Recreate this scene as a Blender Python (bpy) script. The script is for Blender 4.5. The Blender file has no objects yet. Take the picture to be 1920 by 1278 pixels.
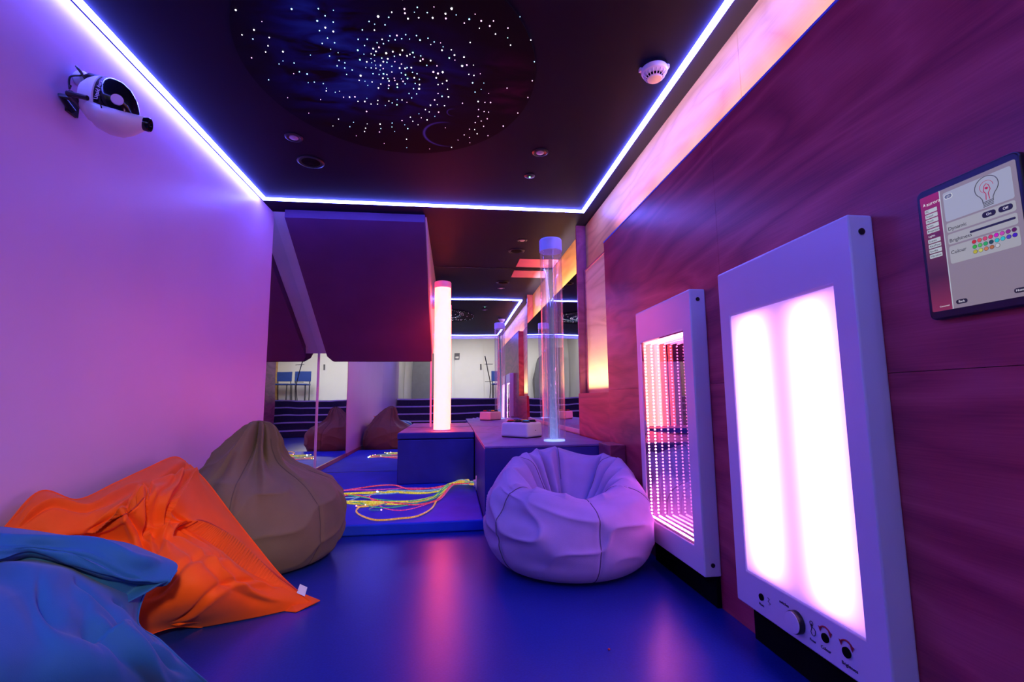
import bpy, bmesh, math, random
import numpy as np
from mathutils import Vector, Matrix
random.seed(7); np.random.seed(7)
sc = bpy.context.scene
COL = sc.collection
PI = math.pi

# ------------------------------------------------------------------ camera
CZ = 0.8313
yaw, pitch, roll = 0.1242, 0.1203, -0.0099
F = Vector((math.sin(yaw)*math.cos(pitch), math.cos(yaw)*math.cos(pitch), math.sin(pitch)))
R0 = Vector((math.cos(yaw), -math.sin(yaw), 0)); U0 = R0.cross(F)
Rv = R0*math.cos(roll)+U0*math.sin(roll); Uv = -R0*math.sin(roll)+U0*math.cos(roll)
cd = bpy.data.cameras.new('camera'); cam = bpy.data.objects.new('camera', cd); COL.objects.link(cam)
cd.sensor_width = 36; cd.lens = 892.16/1920*36; cd.clip_start = 0.02
M = Matrix((Rv, Uv, -F)).transposed().to_4x4(); M.translation = (0, 0, CZ)
cam.matrix_world = M
sc.camera = cam

# ------------------------------------------------------------------ world, exposure, light levels
sc.view_settings.view_transform = 'Standard'; sc.view_settings.look = 'None'
sc.view_settings.exposure = -0.35; sc.view_settings.gamma = 1.0
sc.view_settings.use_curve_mapping = False
w = bpy.data.worlds.new('world'); sc.world = w; w.use_nodes = True
w.node_tree.nodes['Background'].inputs[0].default_value = (.55, .6, .7, 1)
w.node_tree.nodes['Background'].inputs[1].default_value = 0.01
cy = sc.cycles
cy.max_bounces = 16; cy.glossy_bounces = 14; cy.transmission_bounces = 12; cy.transparent_max_bounces = 32
cy.diffuse_bounces = 4; cy.sample_clamp_indirect = 15.0
LED_COL = (0.10, 0.125, 1.0); LED_POW = 82.0
TUBE_COL = (1.0, 0.070, 0.042); TUBE_POW = 14.5
PANEL_COL = (1.0, 0.16, 0.86); PANEL_POW = 2.75
TUNNEL_COL = (1.0, 0.16, 0.55); TUNNEL_POW = 150.0

def area(name, loc, rot, sx, sy, col, power, spread=180):
    l = bpy.data.lights.new(name, 'AREA'); l.shape = 'RECTANGLE'; l.size = sx; l.size_y = sy
    l.color = col; l.energy = power; l.spread = math.radians(spread)
    o = bpy.data.objects.new(name, l); COL.objects.link(o); o.location = loc; o.rotation_euler = rot
    return o
# daylight of the stairwell behind the camera (high windows over the steps)
area('stairwell_daylight', (0.3, -2.0, 3.2), (math.radians(-38), 0, 0), 3.0, 1.2, (1.0, .97, .9), 75, 100)
area('added_beanbag_key', (0.75, -2.2, 2.65), (Vector((-1.75, 4.35, -2.55))).to_track_quat('-Z', 'Y').to_euler(), 0.3, 0.3, (1.0, .86, .58), 3.6, 30)  # added unseen spot, a warm key for the beanbags on the left
# added unseen strip behind the lining, washing the upper plywood wall warm
area('added_cove_fill', (1.105, 1.29, 1.72), (0, math.radians(180+14), 0), 0.04, 3.7, (1.0, .60, .36), 52.0, 110)
area('added_mirror_top_fill', (1.120, 4.70, 1.74), (0, math.radians(180+12), 0), 0.04, 1.3, (1.0, .80, .62), 24.0, 110)  # added strip brightening the wall above the side mirror
area('added_recess_fill', (1.105, 3.58, 0.878), (0, math.radians(180+9), 0), 0.05, 0.72, (1.0, .76, .52), 3.6, 45)  # added unseen light that brightens the recess board from below

# ------------------------------------------------------------------ helpers
def nt(name):
    m = bpy.data.materials.new(name); m.use_nodes = True
    t = m.node_tree; b = t.nodes['Principled BSDF']
    return m, t, b
def setp(b, **k):
    for n, v in k.items():
        n = n.replace('_', ' ')
        s = b.inputs[n]
        s.default_value = (*v, 1) if isinstance(v, tuple) and len(v) == 3 else v
def noise_col(t, b, c1, c2, scale, detail=4, coord='Object', stretch=(1, 1, 1), bump=0, bscale=None, bdist=.002):
    tc = t.nodes.new('ShaderNodeTexCoord'); mp = t.nodes.new('ShaderNodeMapping')
    mp.inputs['Scale'].default_value = stretch
    t.links.new(tc.outputs[coord], mp.inputs[0])
    n = t.nodes.new('ShaderNodeTexNoise'); n.inputs['Scale'].default_value = scale; n.inputs['Detail'].default_value = detail
    t.links.new(mp.outputs[0], n.inputs['Vector'])
    r = t.nodes.new('ShaderNodeValToRGB'); r.color_ramp.elements[0].position = .35; r.color_ramp.elements[1].position = .65
    r.color_ramp.elements[0].color = (*c1, 1); r.color_ramp.elements[1].color = (*c2, 1)
    t.links.new(n.outputs['Fac'], r.inputs[0]); t.links.new(r.outputs[0], b.inputs['Base Color'])
    if bump:
        n2 = t.nodes.new('ShaderNodeTexNoise'); n2.inputs['Scale'].default_value = bscale or scale; n2.inputs['Detail'].default_value = 5
        t.links.new(mp.outputs[0], n2.inputs['Vector'])
        bp = t.nodes.new('ShaderNodeBump'); bp.inputs['Strength'].default_value = bump; bp.inputs['Distance'].default_value = bdist
        t.links.new(n2.outputs['Fac'], bp.inputs['Height']); t.links.new(bp.outputs[0], b.inputs['Normal'])
    return n
def mat(name, c1, c2=None, scale=8, rough=.6, spec=.5, metal=0, bump=0, bscale=None, bdist=.002, stretch=(1, 1, 1), **k):
    m, t, b = nt(name)
    c2 = c2 or tuple(min(1, x*1.12) for x in c1)
    noise_col(t, b, c1, c2, scale, stretch=stretch, bump=bump, bscale=bscale, bdist=bdist)
    setp(b, Roughness=rough, Metallic=metal); b.inputs['Specular IOR Level'].default_value = spec
    for n, v in k.items(): setp(b, **{n: v})
    return m
def emit(name, col, power, base=(.8, .8, .8)):
    m, t, b = nt(name)
    n = noise_col(t, b, base, tuple(min(1, x*1.05) for x in base), 20)
    setp(b, Roughness=.4); b.inputs['Emission Color'].default_value = (*col, 1); b.inputs['Emission Strength'].default_value = power
    return m

def plywood(name, c1, c2, c3, scale=1.0, rough=.42, seams=()):
    m, t, b = nt(name)
    tc = t.nodes.new('ShaderNodeTexCoord'); mp = t.nodes.new('ShaderNodeMapping'); mp.inputs['Scale'].default_value = (1, .32*scale, 1.5*scale)
    t.links.new(tc.outputs['Object'], mp.inputs[0])
    n = t.nodes.new('ShaderNodeTexNoise'); n.inputs['Scale'].default_value = 1.7; n.inputs['Detail'].default_value = 3; n.inputs['Distortion'].default_value = .6
    t.links.new(mp.outputs[0], n.inputs['Vector'])
    mu = t.nodes.new('ShaderNodeMath'); mu.operation = 'MULTIPLY'; mu.inputs[1].default_value = 7.0; t.links.new(n.outputs['Fac'], mu.inputs[0])
    fr = t.nodes.new('ShaderNodeMath'); fr.operation = 'PINGPONG'; fr.inputs[1].default_value = .5; t.links.new(mu.outputs[0], fr.inputs[0])
    mp2 = t.nodes.new('ShaderNodeMapping'); mp2.inputs['Scale'].default_value = (1, 4, 160); t.links.new(tc.outputs['Object'], mp2.inputs[0])
    n2 = t.nodes.new('ShaderNodeTexNoise'); n2.inputs['Scale'].default_value = 1.6; n2.inputs['Detail'].default_value = 3; t.links.new(mp2.outputs[0], n2.inputs['Vector'])
    ad = t.nodes.new('ShaderNodeMath'); ad.operation = 'MULTIPLY_ADD'; ad.inputs[1].default_value = .45
    t.links.new(n2.outputs['Fac'], ad.inputs[0]); t.links.new(fr.outputs[0], ad.inputs[2])
    r = t.nodes.new('ShaderNodeValToRGB'); e = r.color_ramp.elements
    e[0].position = .12; e[0].color = (*c1, 1); e[1].position = .8; e[1].color = (*c3, 1)
    x = e.new(.45); x.color = (*c2, 1)
    t.links.new(ad.outputs[0], r.inputs[0]); t.links.new(r.outputs[0], b.inputs['Base Color'])
    setp(b, Roughness=rough); b.inputs['Specular IOR Level'].default_value = .4
    return m

def link(o): COL.objects.link(o); return o
def tag(o, label=None, cat=None, group=None, kind=None):
    if label: o['label'] = label
    if cat: o['category'] = cat
    if group: o['group'] = group
    if kind: o['kind'] = kind
    return o
def thing(name, label, cat, loc=(0, 0, 0), group=None, mtx=None):
    o = bpy.data.objects.new(name, None); link(o); o.empty_display_size = .05
    if mtx is not None:
        m = mtx.copy(); m.translation = loc; o.matrix_world = m
    else: o.location = loc
    o['_l'] = 1; del o['_l']
    tag(o, label, cat, group)
    return o
RW = Matrix(((0, 0, -1), (-1, 0, 0), (0, 1, 0))).to_4x4()     # frame of things hung on the right wall: u = -y, v = z, w = -x

class MB:
    def __init__(s): s.v = []; s.f = []; s.sm = []
    def add(s, v, f, smooth=False):
        n = len(s.v); s.v += [tuple(map(float, p)) for p in v]; s.f += [tuple(i+n for i in q) for q in f]; s.sm += [smooth]*len(f); return s
    def box(s, x0, x1, y0, y1, z0, z1):
        return s.add([(x0,y0,z0),(x1,y0,z0),(x1,y1,z0),(x0,y1,z0),(x0,y0,z1),(x1,y0,z1),(x1,y1,z1),(x0,y1,z1)],
                     [(0,3,2,1),(4,5,6,7),(0,1,5,4),(1,2,6,5),(2,3,7,6),(3,0,4,7)])
    def lathe(s, prof, c=(0, 0, 0), ax='z', seg=32, smooth=True):
        v = []; f = []
        for r, h in prof:
            for i in range(seg):
                a = 2*PI*i/seg; p = (r*math.cos(a), r*math.sin(a), h)
                if ax == 'x': p = (p[2], p[0], p[1])
                if ax == 'y': p = (p[1], p[2], p[0])
                v.append((p[0]+c[0], p[1]+c[1], p[2]+c[2]))
        for j in range(len(prof)-1):
            for i in range(seg):
                k = (i+1) % seg; f.append((j*seg+i, j*seg+k, (j+1)*seg+k, (j+1)*seg+i))
        if prof[0][0] > 1e-6: f.append(tuple(reversed(range(seg))))
        if prof[-1][0] > 1e-6: f.append(tuple((len(prof)-1)*seg+i for i in range(seg)))
        return s.add(v, f, smooth)
    def cyl(s, c, r, h, ax='z', seg=32): return s.lathe([(r, 0), (r, h)], c, ax, seg)
    def tube(s, pts, r, seg=8, closed=False):
        P = [Vector(p) for p in pts]; n = len(P); v = []; f = []; up = Vector((0, 0, 1)); prev = None
        for i in range(n):
            a = P[(i-1) % n] if (closed or i > 0) else P[i]; b = P[(i+1) % n] if (closed or i < n-1) else P[i]
            d = (b-a).normalized() if (b-a).length > 1e-9 else Vector((1, 0, 0))
            if prev is None:
                q = d.cross(up); q = q if q.length > .05 else d.cross(Vector((1, 0, 0)))
            else: q = prev - d*prev.dot(d)
            q.normalize(); prev = q; e = d.cross(q)
            rr = r[i] if isinstance(r, (list, tuple)) else r
            for k in range(seg):
                t = 2*PI*k/seg; v.append(P[i]+q*math.cos(t)*rr+e*math.sin(t)*rr)
        m = n if closed else n-1
        for i in range(m):
            j = (i+1) % n
            for k in range(seg):
                l = (k+1) % seg; f.append((i*seg+k, i*seg+l, j*seg+l, j*seg+k))
        if not closed: f.append(tuple(reversed(range(seg)))); f.append(tuple((n-1)*seg+k for k in range(seg)))
        return s.add(v, f, True)
    def sphere(s, c, r, seg=10, rings=6, sq=(1, 1, 1)):
        v = []; f = []
        v.append((c[0], c[1], c[2]-r*sq[2]))
        for j in range(1, rings):
            t = -PI/2+PI*j/rings
            for i in range(seg):
                a = 2*PI*i/seg; v.append((c[0]+r*sq[0]*math.cos(t)*math.cos(a), c[1]+r*sq[1]*math.cos(t)*math.sin(a), c[2]+r*sq[2]*math.sin(t)))
        v.append((c[0], c[1], c[2]+r*sq[2])); T = len(v)-1
        for i in range(seg):
            k = (i+1) % seg; f.append((0, 1+k, 1+i)); f.append((T, T-seg+i, T-seg+k))
            for j in range(rings-2): a = 1+j*seg; f.append((a+i, a+k, a+seg+k, a+seg+i))
        return s.add(v, f, True)
    def disc(s, c, rx, ry, seg=48):
        return s.add([(c[0]+rx*math.cos(2*PI*i/seg), c[1]+ry*math.sin(2*PI*i/seg), c[2]) for i in range(seg)], [tuple(range(seg))])
    def rrect(s, cx, cy, w, h, r, z0, z1, n=6):        # rounded slab in the uv plane
        pts = []
        for (sx, sy, a0) in ((1, 1, 0), (-1, 1, 90), (-1, -1, 180), (1, -1, 270)):
            for i in range(n+1):
                a = math.radians(a0+90*i/n); pts.append((cx+sx*(w/2-r)+r*math.cos(a), cy+sy*(h/2-r)+r*math.sin(a)))
        N = len(pts); v = [(x, y, z0) for x, y in pts]+[(x, y, z1) for x, y in pts]
        f = [tuple(reversed(range(N))), tuple(range(N, 2*N))]+[(i, (i+1) % N, N+(i+1) % N, N+i) for i in range(N)]
        return s.add(v, f)
    def extr(s, poly, z0, z1):
        N = len(poly); v = [(x, y, z0) for x, y in poly]+[(x, y, z1) for x, y in poly]
        return s.add(v, [tuple(reversed(range(N))), tuple(range(N, 2*N))]+[(i, (i+1) % N, N+(i+1) % N, N+i) for i in range(N)])
    def build(s, name, m, parent=None, world=True, bevel=0, bseg=2, sharp=35):
        me = bpy.data.meshes.new(name)
        off = Vector((0, 0, 0))
        if parent is None:                      # origin at the base centre
            a = np.array(s.v); off = Vector(((a[:, 0].min()+a[:, 0].max())/2, (a[:, 1].min()+a[:, 1].max())/2, a[:, 2].min()))
            v = [tuple(Vector(p)-off) for p in s.v]
        elif world: 
            pl = WL(parent); v = [tuple(Vector(p)-pl) for p in s.v]
        else: v = s.v
        me.from_pydata(v, [], s.f); me.validate()
        bm = bmesh.new(); bm.from_mesh(me)
        bmesh.ops.recalc_face_normals(bm, faces=bm.faces)
        bm.to_mesh(me); bm.free()
        if any(s.sm):
            me.polygons.foreach_set('use_smooth', [True]*len(me.polygons)); me.set_sharp_from_angle(angle=math.radians(sharp))
        o = bpy.data.objects.new(name, me); link(o)
        if parent is None: o.location = off
        else: o.parent = parent
        for q in (m if isinstance(m, list) else [m]): me.materials.append(q)
        if bevel:
            b = o.modifiers.new('bevel', 'BEVEL'); b.width = bevel; b.segments = bseg; b.limit_method = 'ANGLE'
            me.polygons.foreach_set('use_smooth', [True]*len(me.polygons)); me.set_sharp_from_angle(angle=math.radians(30))
            wn = o.modifiers.new('wn', 'WEIGHTED_NORMAL'); wn.keep_sharp = True
        return o
def WL(o):
    p = Vector((0, 0, 0))
    while o is not None: p += Vector(o.location); o = o.parent
    return p
def struct(mb, name, m, **k):
    o = mb.build(name, m, **k); o['kind'] = 'structure'; return o
def B(*a): return MB().box(*a)
def textm(name, body, size, loc, m, parent, ext=.0004, align='LEFT', mtx=None, bold=0):
    c = bpy.data.curves.new(name, 'FONT'); c.body = body; c.size = size; c.extrude = ext; c.align_x = align; c.align_y = 'CENTER'; c.offset = bold
    c.resolution_u = 3
    o = bpy.data.objects.new('tmp', c); link(o)
    dg = bpy.context.evaluated_depsgraph_get(); me = bpy.data.meshes.new_from_object(o.evaluated_get(dg)); me.name = name
    bpy.data.objects.remove(o); o = bpy.data.objects.new(name, me); link(o); o.parent = parent
    me.transform((mtx or Matrix.Identity(4))); o.location = loc
    me.materials.clear(); me.materials.append(m); return o
def catmull(P, n):
    P = np.array(P, float); N = len(P); out = []
    t = np.linspace(0, N-1-1e-9, n)
    for x in t:
        i = int(x); u = x-i
        p0 = P[i-1] if i > 0 else 2*P[0]-P[1]; p1 = P[i]; p2 = P[i+1]; p3 = P[i+2] if i+2 < N else 2*P[-1]-P[-2]
        out.append(.5*((2*p1)+(-p0+p2)*u+(2*p0-5*p1+4*p2-p3)*u*u+(-p0+3*p1-3*p2+p3)*u**3))
    return np.array(out)

# ------------------------------------------------------------------ room dimensions (metres)
H = 2.35; W = 1.4507; R1 = 1.0623; R2 = 1.1653; XS = 1.080; D1 = 3.93; D2 = 5.407; MT = .068; PT = .527; ZT = 1.923; DW = 3.177
# ------------------------------------------------------------------ materials
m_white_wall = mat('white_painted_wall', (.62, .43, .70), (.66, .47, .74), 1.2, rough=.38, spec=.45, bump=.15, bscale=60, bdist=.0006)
m_soffit = mat('painted_soffit', (.60, .60, .66), (.66, .66, .72), 2, rough=.5)
m_ceiling = mat('dark_ceiling_board', (.006, .0035, .017), (.008, .005, .022), 1.5, rough=.6, spec=.12)
m_floor = mat('blue_vinyl_floor', (.009, .026, .23), (.012, .036, .28), 140, rough=.29, spec=.42, bump=.25, bscale=320, bdist=.0006)
m_ply = plywood('plywood_upper', (.56, .27, .060), (.70, .37, .095), (.78, .44, .125))
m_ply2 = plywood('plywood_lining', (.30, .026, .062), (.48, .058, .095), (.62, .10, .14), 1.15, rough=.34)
m_mat = mat('blue_vinyl_mat', (.014, .055, .62), (.020, .070, .72), 5, rough=.6, spec=.2, bump=.3, bscale=18, bdist=.006)
m_navy = mat('navy_vinyl', (.020, .020, .24), (.026, .026, .30), 6, rough=.5, bump=.3, bscale=14, bdist=.003)
m_topv = plywood('platform_top_board', (.16, .10, .30), (.22, .13, .40), (.26, .16, .46), 1.0, rough=.45)
m_post = plywood('post_board', (.24, .04, .09), (.32, .06, .13), (.40, .09, .16), 1.0, rough=.35)
m_white = mat('white_lacquer', (.74, .74, .80), (.78, .78, .84), 3, rough=.28, spec=.5)
m_plastic = mat('white_plastic', (.78, .78, .80), (.82, .82, .84), 5, rough=.35)
m_black = mat('black_plastic', (.010, .010, .012), (.014, .014, .018), 12, rough=.3)
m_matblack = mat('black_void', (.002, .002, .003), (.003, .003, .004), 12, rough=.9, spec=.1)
m_trim = mat('pale_trim', (.70, .55, .62), (.74, .6, .66), 8, rough=.3)
m_redtrim = mat('dark_red_trim', (.30, .06, .09), (.36, .08, .11), 8, rough=.4)
m_panelboard = mat('purple_fabric_board', (.060, .012, .085), (.072, .016, .10), 3, rough=.7, bump=.25, bscale=300, bdist=.0006)
def mirror_mat(name, d, sc_):
    m, t, b = nt(name); setp(b, Metallic=1.0, Roughness=.004)
    noise_col(t, b, (.86, .87, .88), (.87, .88, .89), 1)
    tc = t.nodes.new('ShaderNodeTexCoord'); n = t.nodes.new('ShaderNodeTexNoise'); n.inputs['Scale'].default_value = sc_; n.inputs['Detail'].default_value = 0
    t.links.new(tc.outputs['Object'], n.inputs['Vector'])
    bp = t.nodes.new('ShaderNodeBump'); bp.inputs['Strength'].default_value = 1; bp.inputs['Distance'].default_value = d
    t.links.new(n.outputs['Fac'], bp.inputs['Height']); t.links.new(bp.outputs[0], b.inputs['Normal'])
    return m
m_mirror = mirror_mat('acrylic_mirror', .0010, 2.2)
m_led = emit('led_strip_light', LED_COL, LED_POW)

# ------------------------------------------------------------------ shell
struct(B(-2.6, 2.6, -.50, 5.6, -.08, 0), 'floor', m_floor)
struct(B(-1.60, 1.30, -.62, 5.55, H, H+.10), 'ceiling', m_ceiling)
struct(B(-W-.12, -W, -2.3, .60, 0, 3.3).box(-W-.12, -W, .606, D1, 0, H), 'wall_left', m_white_wall)
struct(B(-W-.14, -W-.014, D1, 5.55, 0, H), 'wall_left', m_soffit)
struct(B(-W-.1, 1.30, D2+.012, 5.55, 0, H), 'wall_back', m_soffit)
# right wall: the plywood wall at the back of the recess, and the lining board standing in front of it
struct(B(R2, R2+.12, -.55, 1.680, 0, H).box(R2, R2+.12, 1.682, 2.905, 0, H).box(R2, R2+.12, 2.907, 5.55, 0, H), 'wall_right', m_ply)
struct(B(R1, R1+.02, -.55, 1.749, .885, ZT).box(R1, R1+.02, 1.7505, DW, .885, ZT).box(R1+.02, R2-.001, -.55, DW, .885, 1.69).box(R1+.02, R2-.001, DW-.015, DW, 1.69, ZT)
       .box(R1, R2-.001, -.55, DW, 0, .8835), 'wall_right', m_ply2)
struct(B(R1-.003, R1+.022, -.55, DW, ZT, ZT+.009), 'lit_edge_strip', mat('blue_lit_edge', (.10, .16, .75), rough=.4))  # added strip; blue LED light on the board's edge put into its colour
struct(B(R1+.0, R2-.001, DW, 3.97, 0, .868), 'wall_right', m_ply2)
struct(B(XS+.012, R2-.001, 4.0, D2, 0, 1.70), 'wall_right', m_soffit)
struct(B(XS, R2-.002, 3.97, 4.00, PT, H), 'trim_1', m_post)
struct(B(-W, -W+.012, -.5, D1, 0, .105), 'baseboard_left', m_redtrim)
struct(B(-W-.013, -W+.008, D1+.002, D2, MT, .11), 'baseboard_left', m_redtrim)
# the slanted framed board leaning in the recess between lining and post
t = thing('recess_panel', 'pale wooden panel standing in the lit recess beside the plywood lining', 'panel', (1.145, 3.56, .868))
B(1.142, 1.158, 3.20, 3.93, .870, 1.925).build('board', plywood('birch_board', (.62, .42, .20), (.78, .56, .30), (.86, .64, .36)), t)
mb = B(1.134, 1.162, 3.20, 3.93, 1.925, 1.934).box(1.134, 1.162, 3.93, 3.942, .870, 1.934); mb.build('edging', m_post, t)

# sloping soffit (underside of the stair) running from the ceiling down to the back mirror
sy0, sy1, sz1 = D1-.03, D2+.01, 1.335
so = MB().add([(-W-.014, sy0, H), (-.235, sy0, H), (-.235, sy1, H), (-W-.014, sy1, H), (-W-.014, sy1, sz1), (-.235, sy1, sz1)],
              [(0, 1, 5, 4), (1, 2, 5), (0, 4, 3), (3, 4, 5, 2), (0, 3, 2, 1)])
struct(so, 'ceiling', m_soffit)
# upholstered board fixed below the soffit
dv = Vector((0, sy1-sy0, sz1-H)).normalized(); nv = Vector((0, -dv.z, dv.y))*-1
if nv.z > 0: nv = -nv
def sp(x, s, n): 
    q = Vector((x, sy0, H))+dv*s+nv*n; return tuple(q)
Ls = (Vector((0, sy1-.02, sz1))-Vector((0, sy0, H))).length
yA = 3.845; Bp = Vector((0, yA, H-.066)); Lb = (sy1-.03-yA)/dv.y
def ob(x, k): q = Bp+dv*k; return (x, q.y, q.z)
def ib(x, k): return sp(x, k, .003)
xl, xr = -1.339, -.2365
outer = [ob(xl, 0), ob(xr, 0), ob(xr, Lb), ob(-1.300, Lb), ob(-1.345, Lb-.085)]
inner = [ib(xl, .0), ib(xr, .0), ib(xr, Lb-.09), ib(-1.300, Lb-.09), ib(-1.345, Lb-.175)]
topf = [(xl, yA, H-.001), (xr, yA, H-.001), (xr, sy0-.002, H-.001), (xl, sy0-.002, H-.001)]
mb = MB(); mb.add(outer+inner+topf, [(0, 1, 2, 3, 4), (9, 8, 7, 6, 5), (10, 11, 1, 0), (13, 12, 11, 10), (5, 6, 12, 13), (0, 5, 13, 10), (0, 4, 9, 5), (1, 11, 12, 6), (1, 6, 7, 2), (2, 7, 8, 3), (3, 8, 9, 4)])
tag(mb.build('padded_board', m_panelboard, bevel=.016, bseg=4), 'large dark purple board sloping down beneath the ceiling in front of the mirrors', 'panel')
# light side cheek of the soffit
struct(MB().add([(-.2345, sy0, H), (-.2345, sy1, H), (-.2345, sy1, sz1), (-.225, sy0, H), (-.225, sy1, H), (-.225, sy1, sz1)],
                [(0, 1, 2), (5, 4, 3), (0, 2, 5, 3), (1, 4, 5, 2), (0, 3, 4, 1)]), 'trim_2', m_trim)

# mirrors
def mirror(label, *b, mt=None):
    return tag(B(*b).build('wall_mirror', mt or m_mirror), label, 'mirror')
mirror('wall mirror on the left side wall behind the brown beanbag', -W-.013, -W-.004, D1+.002, D2, .11, sz1+1.0)
mirror('low wall mirror on the back wall under the sloping purple board', -W, -.252, D2, D2+.008, MT, sz1+.02)
mirror('tall wall mirror on the back wall behind the two light tubes', -.232, XS, D2, D2+.008, PT, H-.006)
mirror('wall mirror on the right side wall between the red post and the corner', XS, XS+.01, 4.002, D2, PT+.035, ZT)
struct(B(-.252, -.232, D2-.008, D2+.01, MT, H-.01), 'trim_3', m_trim)
struct(B(XS-.012, XS+.012, 4.002, D2, PT, PT+.035), 'trim_4', m_trim)
struct(B(-W-.003, -W+.007, D2-.010, D2, .11, sz1+.01), 'trim_5', m_trim)

# ------------------------------------------------------------------ LED strip round the ceiling
XL, XR, YS, YN, hw, th = -1.416, 1.048, 3.633, -.44, .0125, .014
out = [(XL-hw, YN-hw), (XR+hw, YN-hw), (XR+hw, YS+hw), (XL-hw, YS+hw)]; inn = [(XL+hw, YN+hw), (XR-hw, YN+hw), (XR-hw, YS-hw), (XL+hw, YS-hw)]
v = [(x, y, H-th) for x, y in out]+[(x, y, H-th) for x, y in inn]+[(x, y, H-.0005) for x, y in out]+[(x, y, H-.0005) for x, y in inn]
f = []
for i in range(4):
    j = (i+1) % 4; f += [(i, j, 4+j, 4+i), (8+i, 8+j, 12+j, 12+i), (i, j, 8+j, 8+i), (4+i, 4+j, 12+j, 12+i)]
tag(MB().add(v, f).build('led_strip', m_led), 'glowing blue-white light strip running round the dark ceiling', 'light strip')

# ------------------------------------------------------------------ star ceiling panel
m_neb, t_, b_ = nt('galaxy_print'); setp(b_, Roughness=.7)
tc = t_.nodes.new('ShaderNodeTexCoord')
def node(t, k, **p):
    n = t.nodes.new(k)
    for a, v in p.items(): setattr(n, a, v)
    return n
def vmath(t, op, a, b):
    n = node(t, 'ShaderNodeMath', operation=op)
    for i, x in enumerate((a, b)):
        if isinstance(x, (int, float)): n.inputs[i].default_value = x
        elif x is not None: t.links.new(x, n.inputs[i])
    return n.outputs[0]
sx = node(t_, 'ShaderNodeSeparateXYZ'); t_.links.new(tc.outputs['Object'], sx.inputs[0])
nz = node(t_, 'ShaderNodeTexNoise'); nz.inputs['Scale'].default_value = 5.5; nz.inputs['Detail'].default_value = 8; nz.inputs['Distortion'].default_value = .8
mpp = node(t_, 'ShaderNodeMapping'); mpp.inputs['Rotation'].default_value = (0, 0, .5); mpp.inputs['Scale'].default_value = (.8, 1.9, 1)
t_.links.new(tc.outputs['Object'], mpp.inputs[0]); t_.links.new(mpp.outputs[0], nz.inputs['Vector'])
def blob(cx, cy, rx, ry):
    dx = vmath(t_, 'DIVIDE', vmath(t_, 'SUBTRACT', sx.outputs[0], cx), rx); dy = vmath(t_, 'DIVIDE', vmath(t_, 'SUBTRACT', sx.outputs[1], cy), ry)
    r2 = vmath(t_, 'ADD', vmath(t_, 'MULTIPLY', dx, dx), vmath(t_, 'MULTIPLY', dy, dy))
    return vmath(t_, 'EXPONENT', vmath(t_, 'MULTIPLY', r2, -1.0), None)
nn = vmath(t_, 'MAXIMUM', vmath(t_, 'MULTIPLY', vmath(t_, 'SUBTRACT', nz.outputs['Fac'], .36), 3.2), 0.0)
blue = vmath(t_, 'MULTIPLY', nn, vmath(t_, 'ADD', vmath(t_, 'ADD', blob(-.02, .0, .28, .24), vmath(t_, 'MULTIPLY', blob(-.27, -.22, .16, .26), 1.3)), vmath(t_, 'MULTIPLY', blob(-.33, .12, .22, .22), .5)))
red = vmath(t_, 'MULTIPLY', vmath(t_, 'POWER', nn, 2.0), blob(.53, .02, .10, .16))
def ring(cx, cy, r, wdt, dirx):
    dx = vmath(t_, 'SUBTRACT', sx.outputs[0], cx); dy = vmath(t_, 'SUBTRACT', sx.outputs[1], cy)
    d = vmath(t_, 'SQRT', vmath(t_, 'ADD', vmath(t_, 'MULTIPLY', dx, dx), vmath(t_, 'MULTIPLY', dy, dy)), None)
    q = vmath(t_, 'DIVIDE', vmath(t_, 'SUBTRACT', d, r), wdt)
    g = vmath(t_, 'EXPONENT', vmath(t_, 'MULTIPLY', vmath(t_, 'MULTIPLY', q, q), -1.0), None)
    side = vmath(t_, 'MAXIMUM', vmath(t_, 'ADD', vmath(t_, 'DIVIDE', vmath(t_, 'MULTIPLY', dx, dirx), r), .25), 0.0)
    return vmath(t_, 'MULTIPLY', g, side)
rg = vmath(t_, 'ADD', ring(.235, .47, .125, .006, -1), vmath(t_, 'MULTIPLY', ring(.275, .25, .032, .003, -1), .6))
cb = node(t_, 'ShaderNodeCombineXYZ')
t_.links.new(vmath(t_, 'ADD', vmath(t_, 'ADD', vmath(t_, 'MULTIPLY', red, .12), vmath(t_, 'MULTIPLY', rg, .09)), vmath(t_, 'MULTIPLY', vmath(t_, 'POWER', blue, 3.0), .008)), cb.inputs[0])
t_.links.new(vmath(t_, 'ADD', vmath(t_, 'MULTIPLY', vmath(t_, 'POWER', blue, 2.0), .020), vmath(t_, 'MULTIPLY', rg, .03)), cb.inputs[1])
t_.links.new(vmath(t_, 'ADD', vmath(t_, 'ADD', vmath(t_, 'MULTIPLY', blue, .40), vmath(t_, 'MULTIPLY', rg, .45)), vmath(t_, 'MULTIPLY', red, .05)), cb.inputs[2])
t_.links.new(cb.outputs[0], b_.inputs['Emission Color']); b_.inputs['Emission Strength'].default_value = .38
setp(b_, Base_Color=(.003, .003, .006)); b_.inputs['Specular IOR Level'].default_value = .1
SCX, SCY, SRX, SRY = -.28, 2.13, .665, .70
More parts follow.
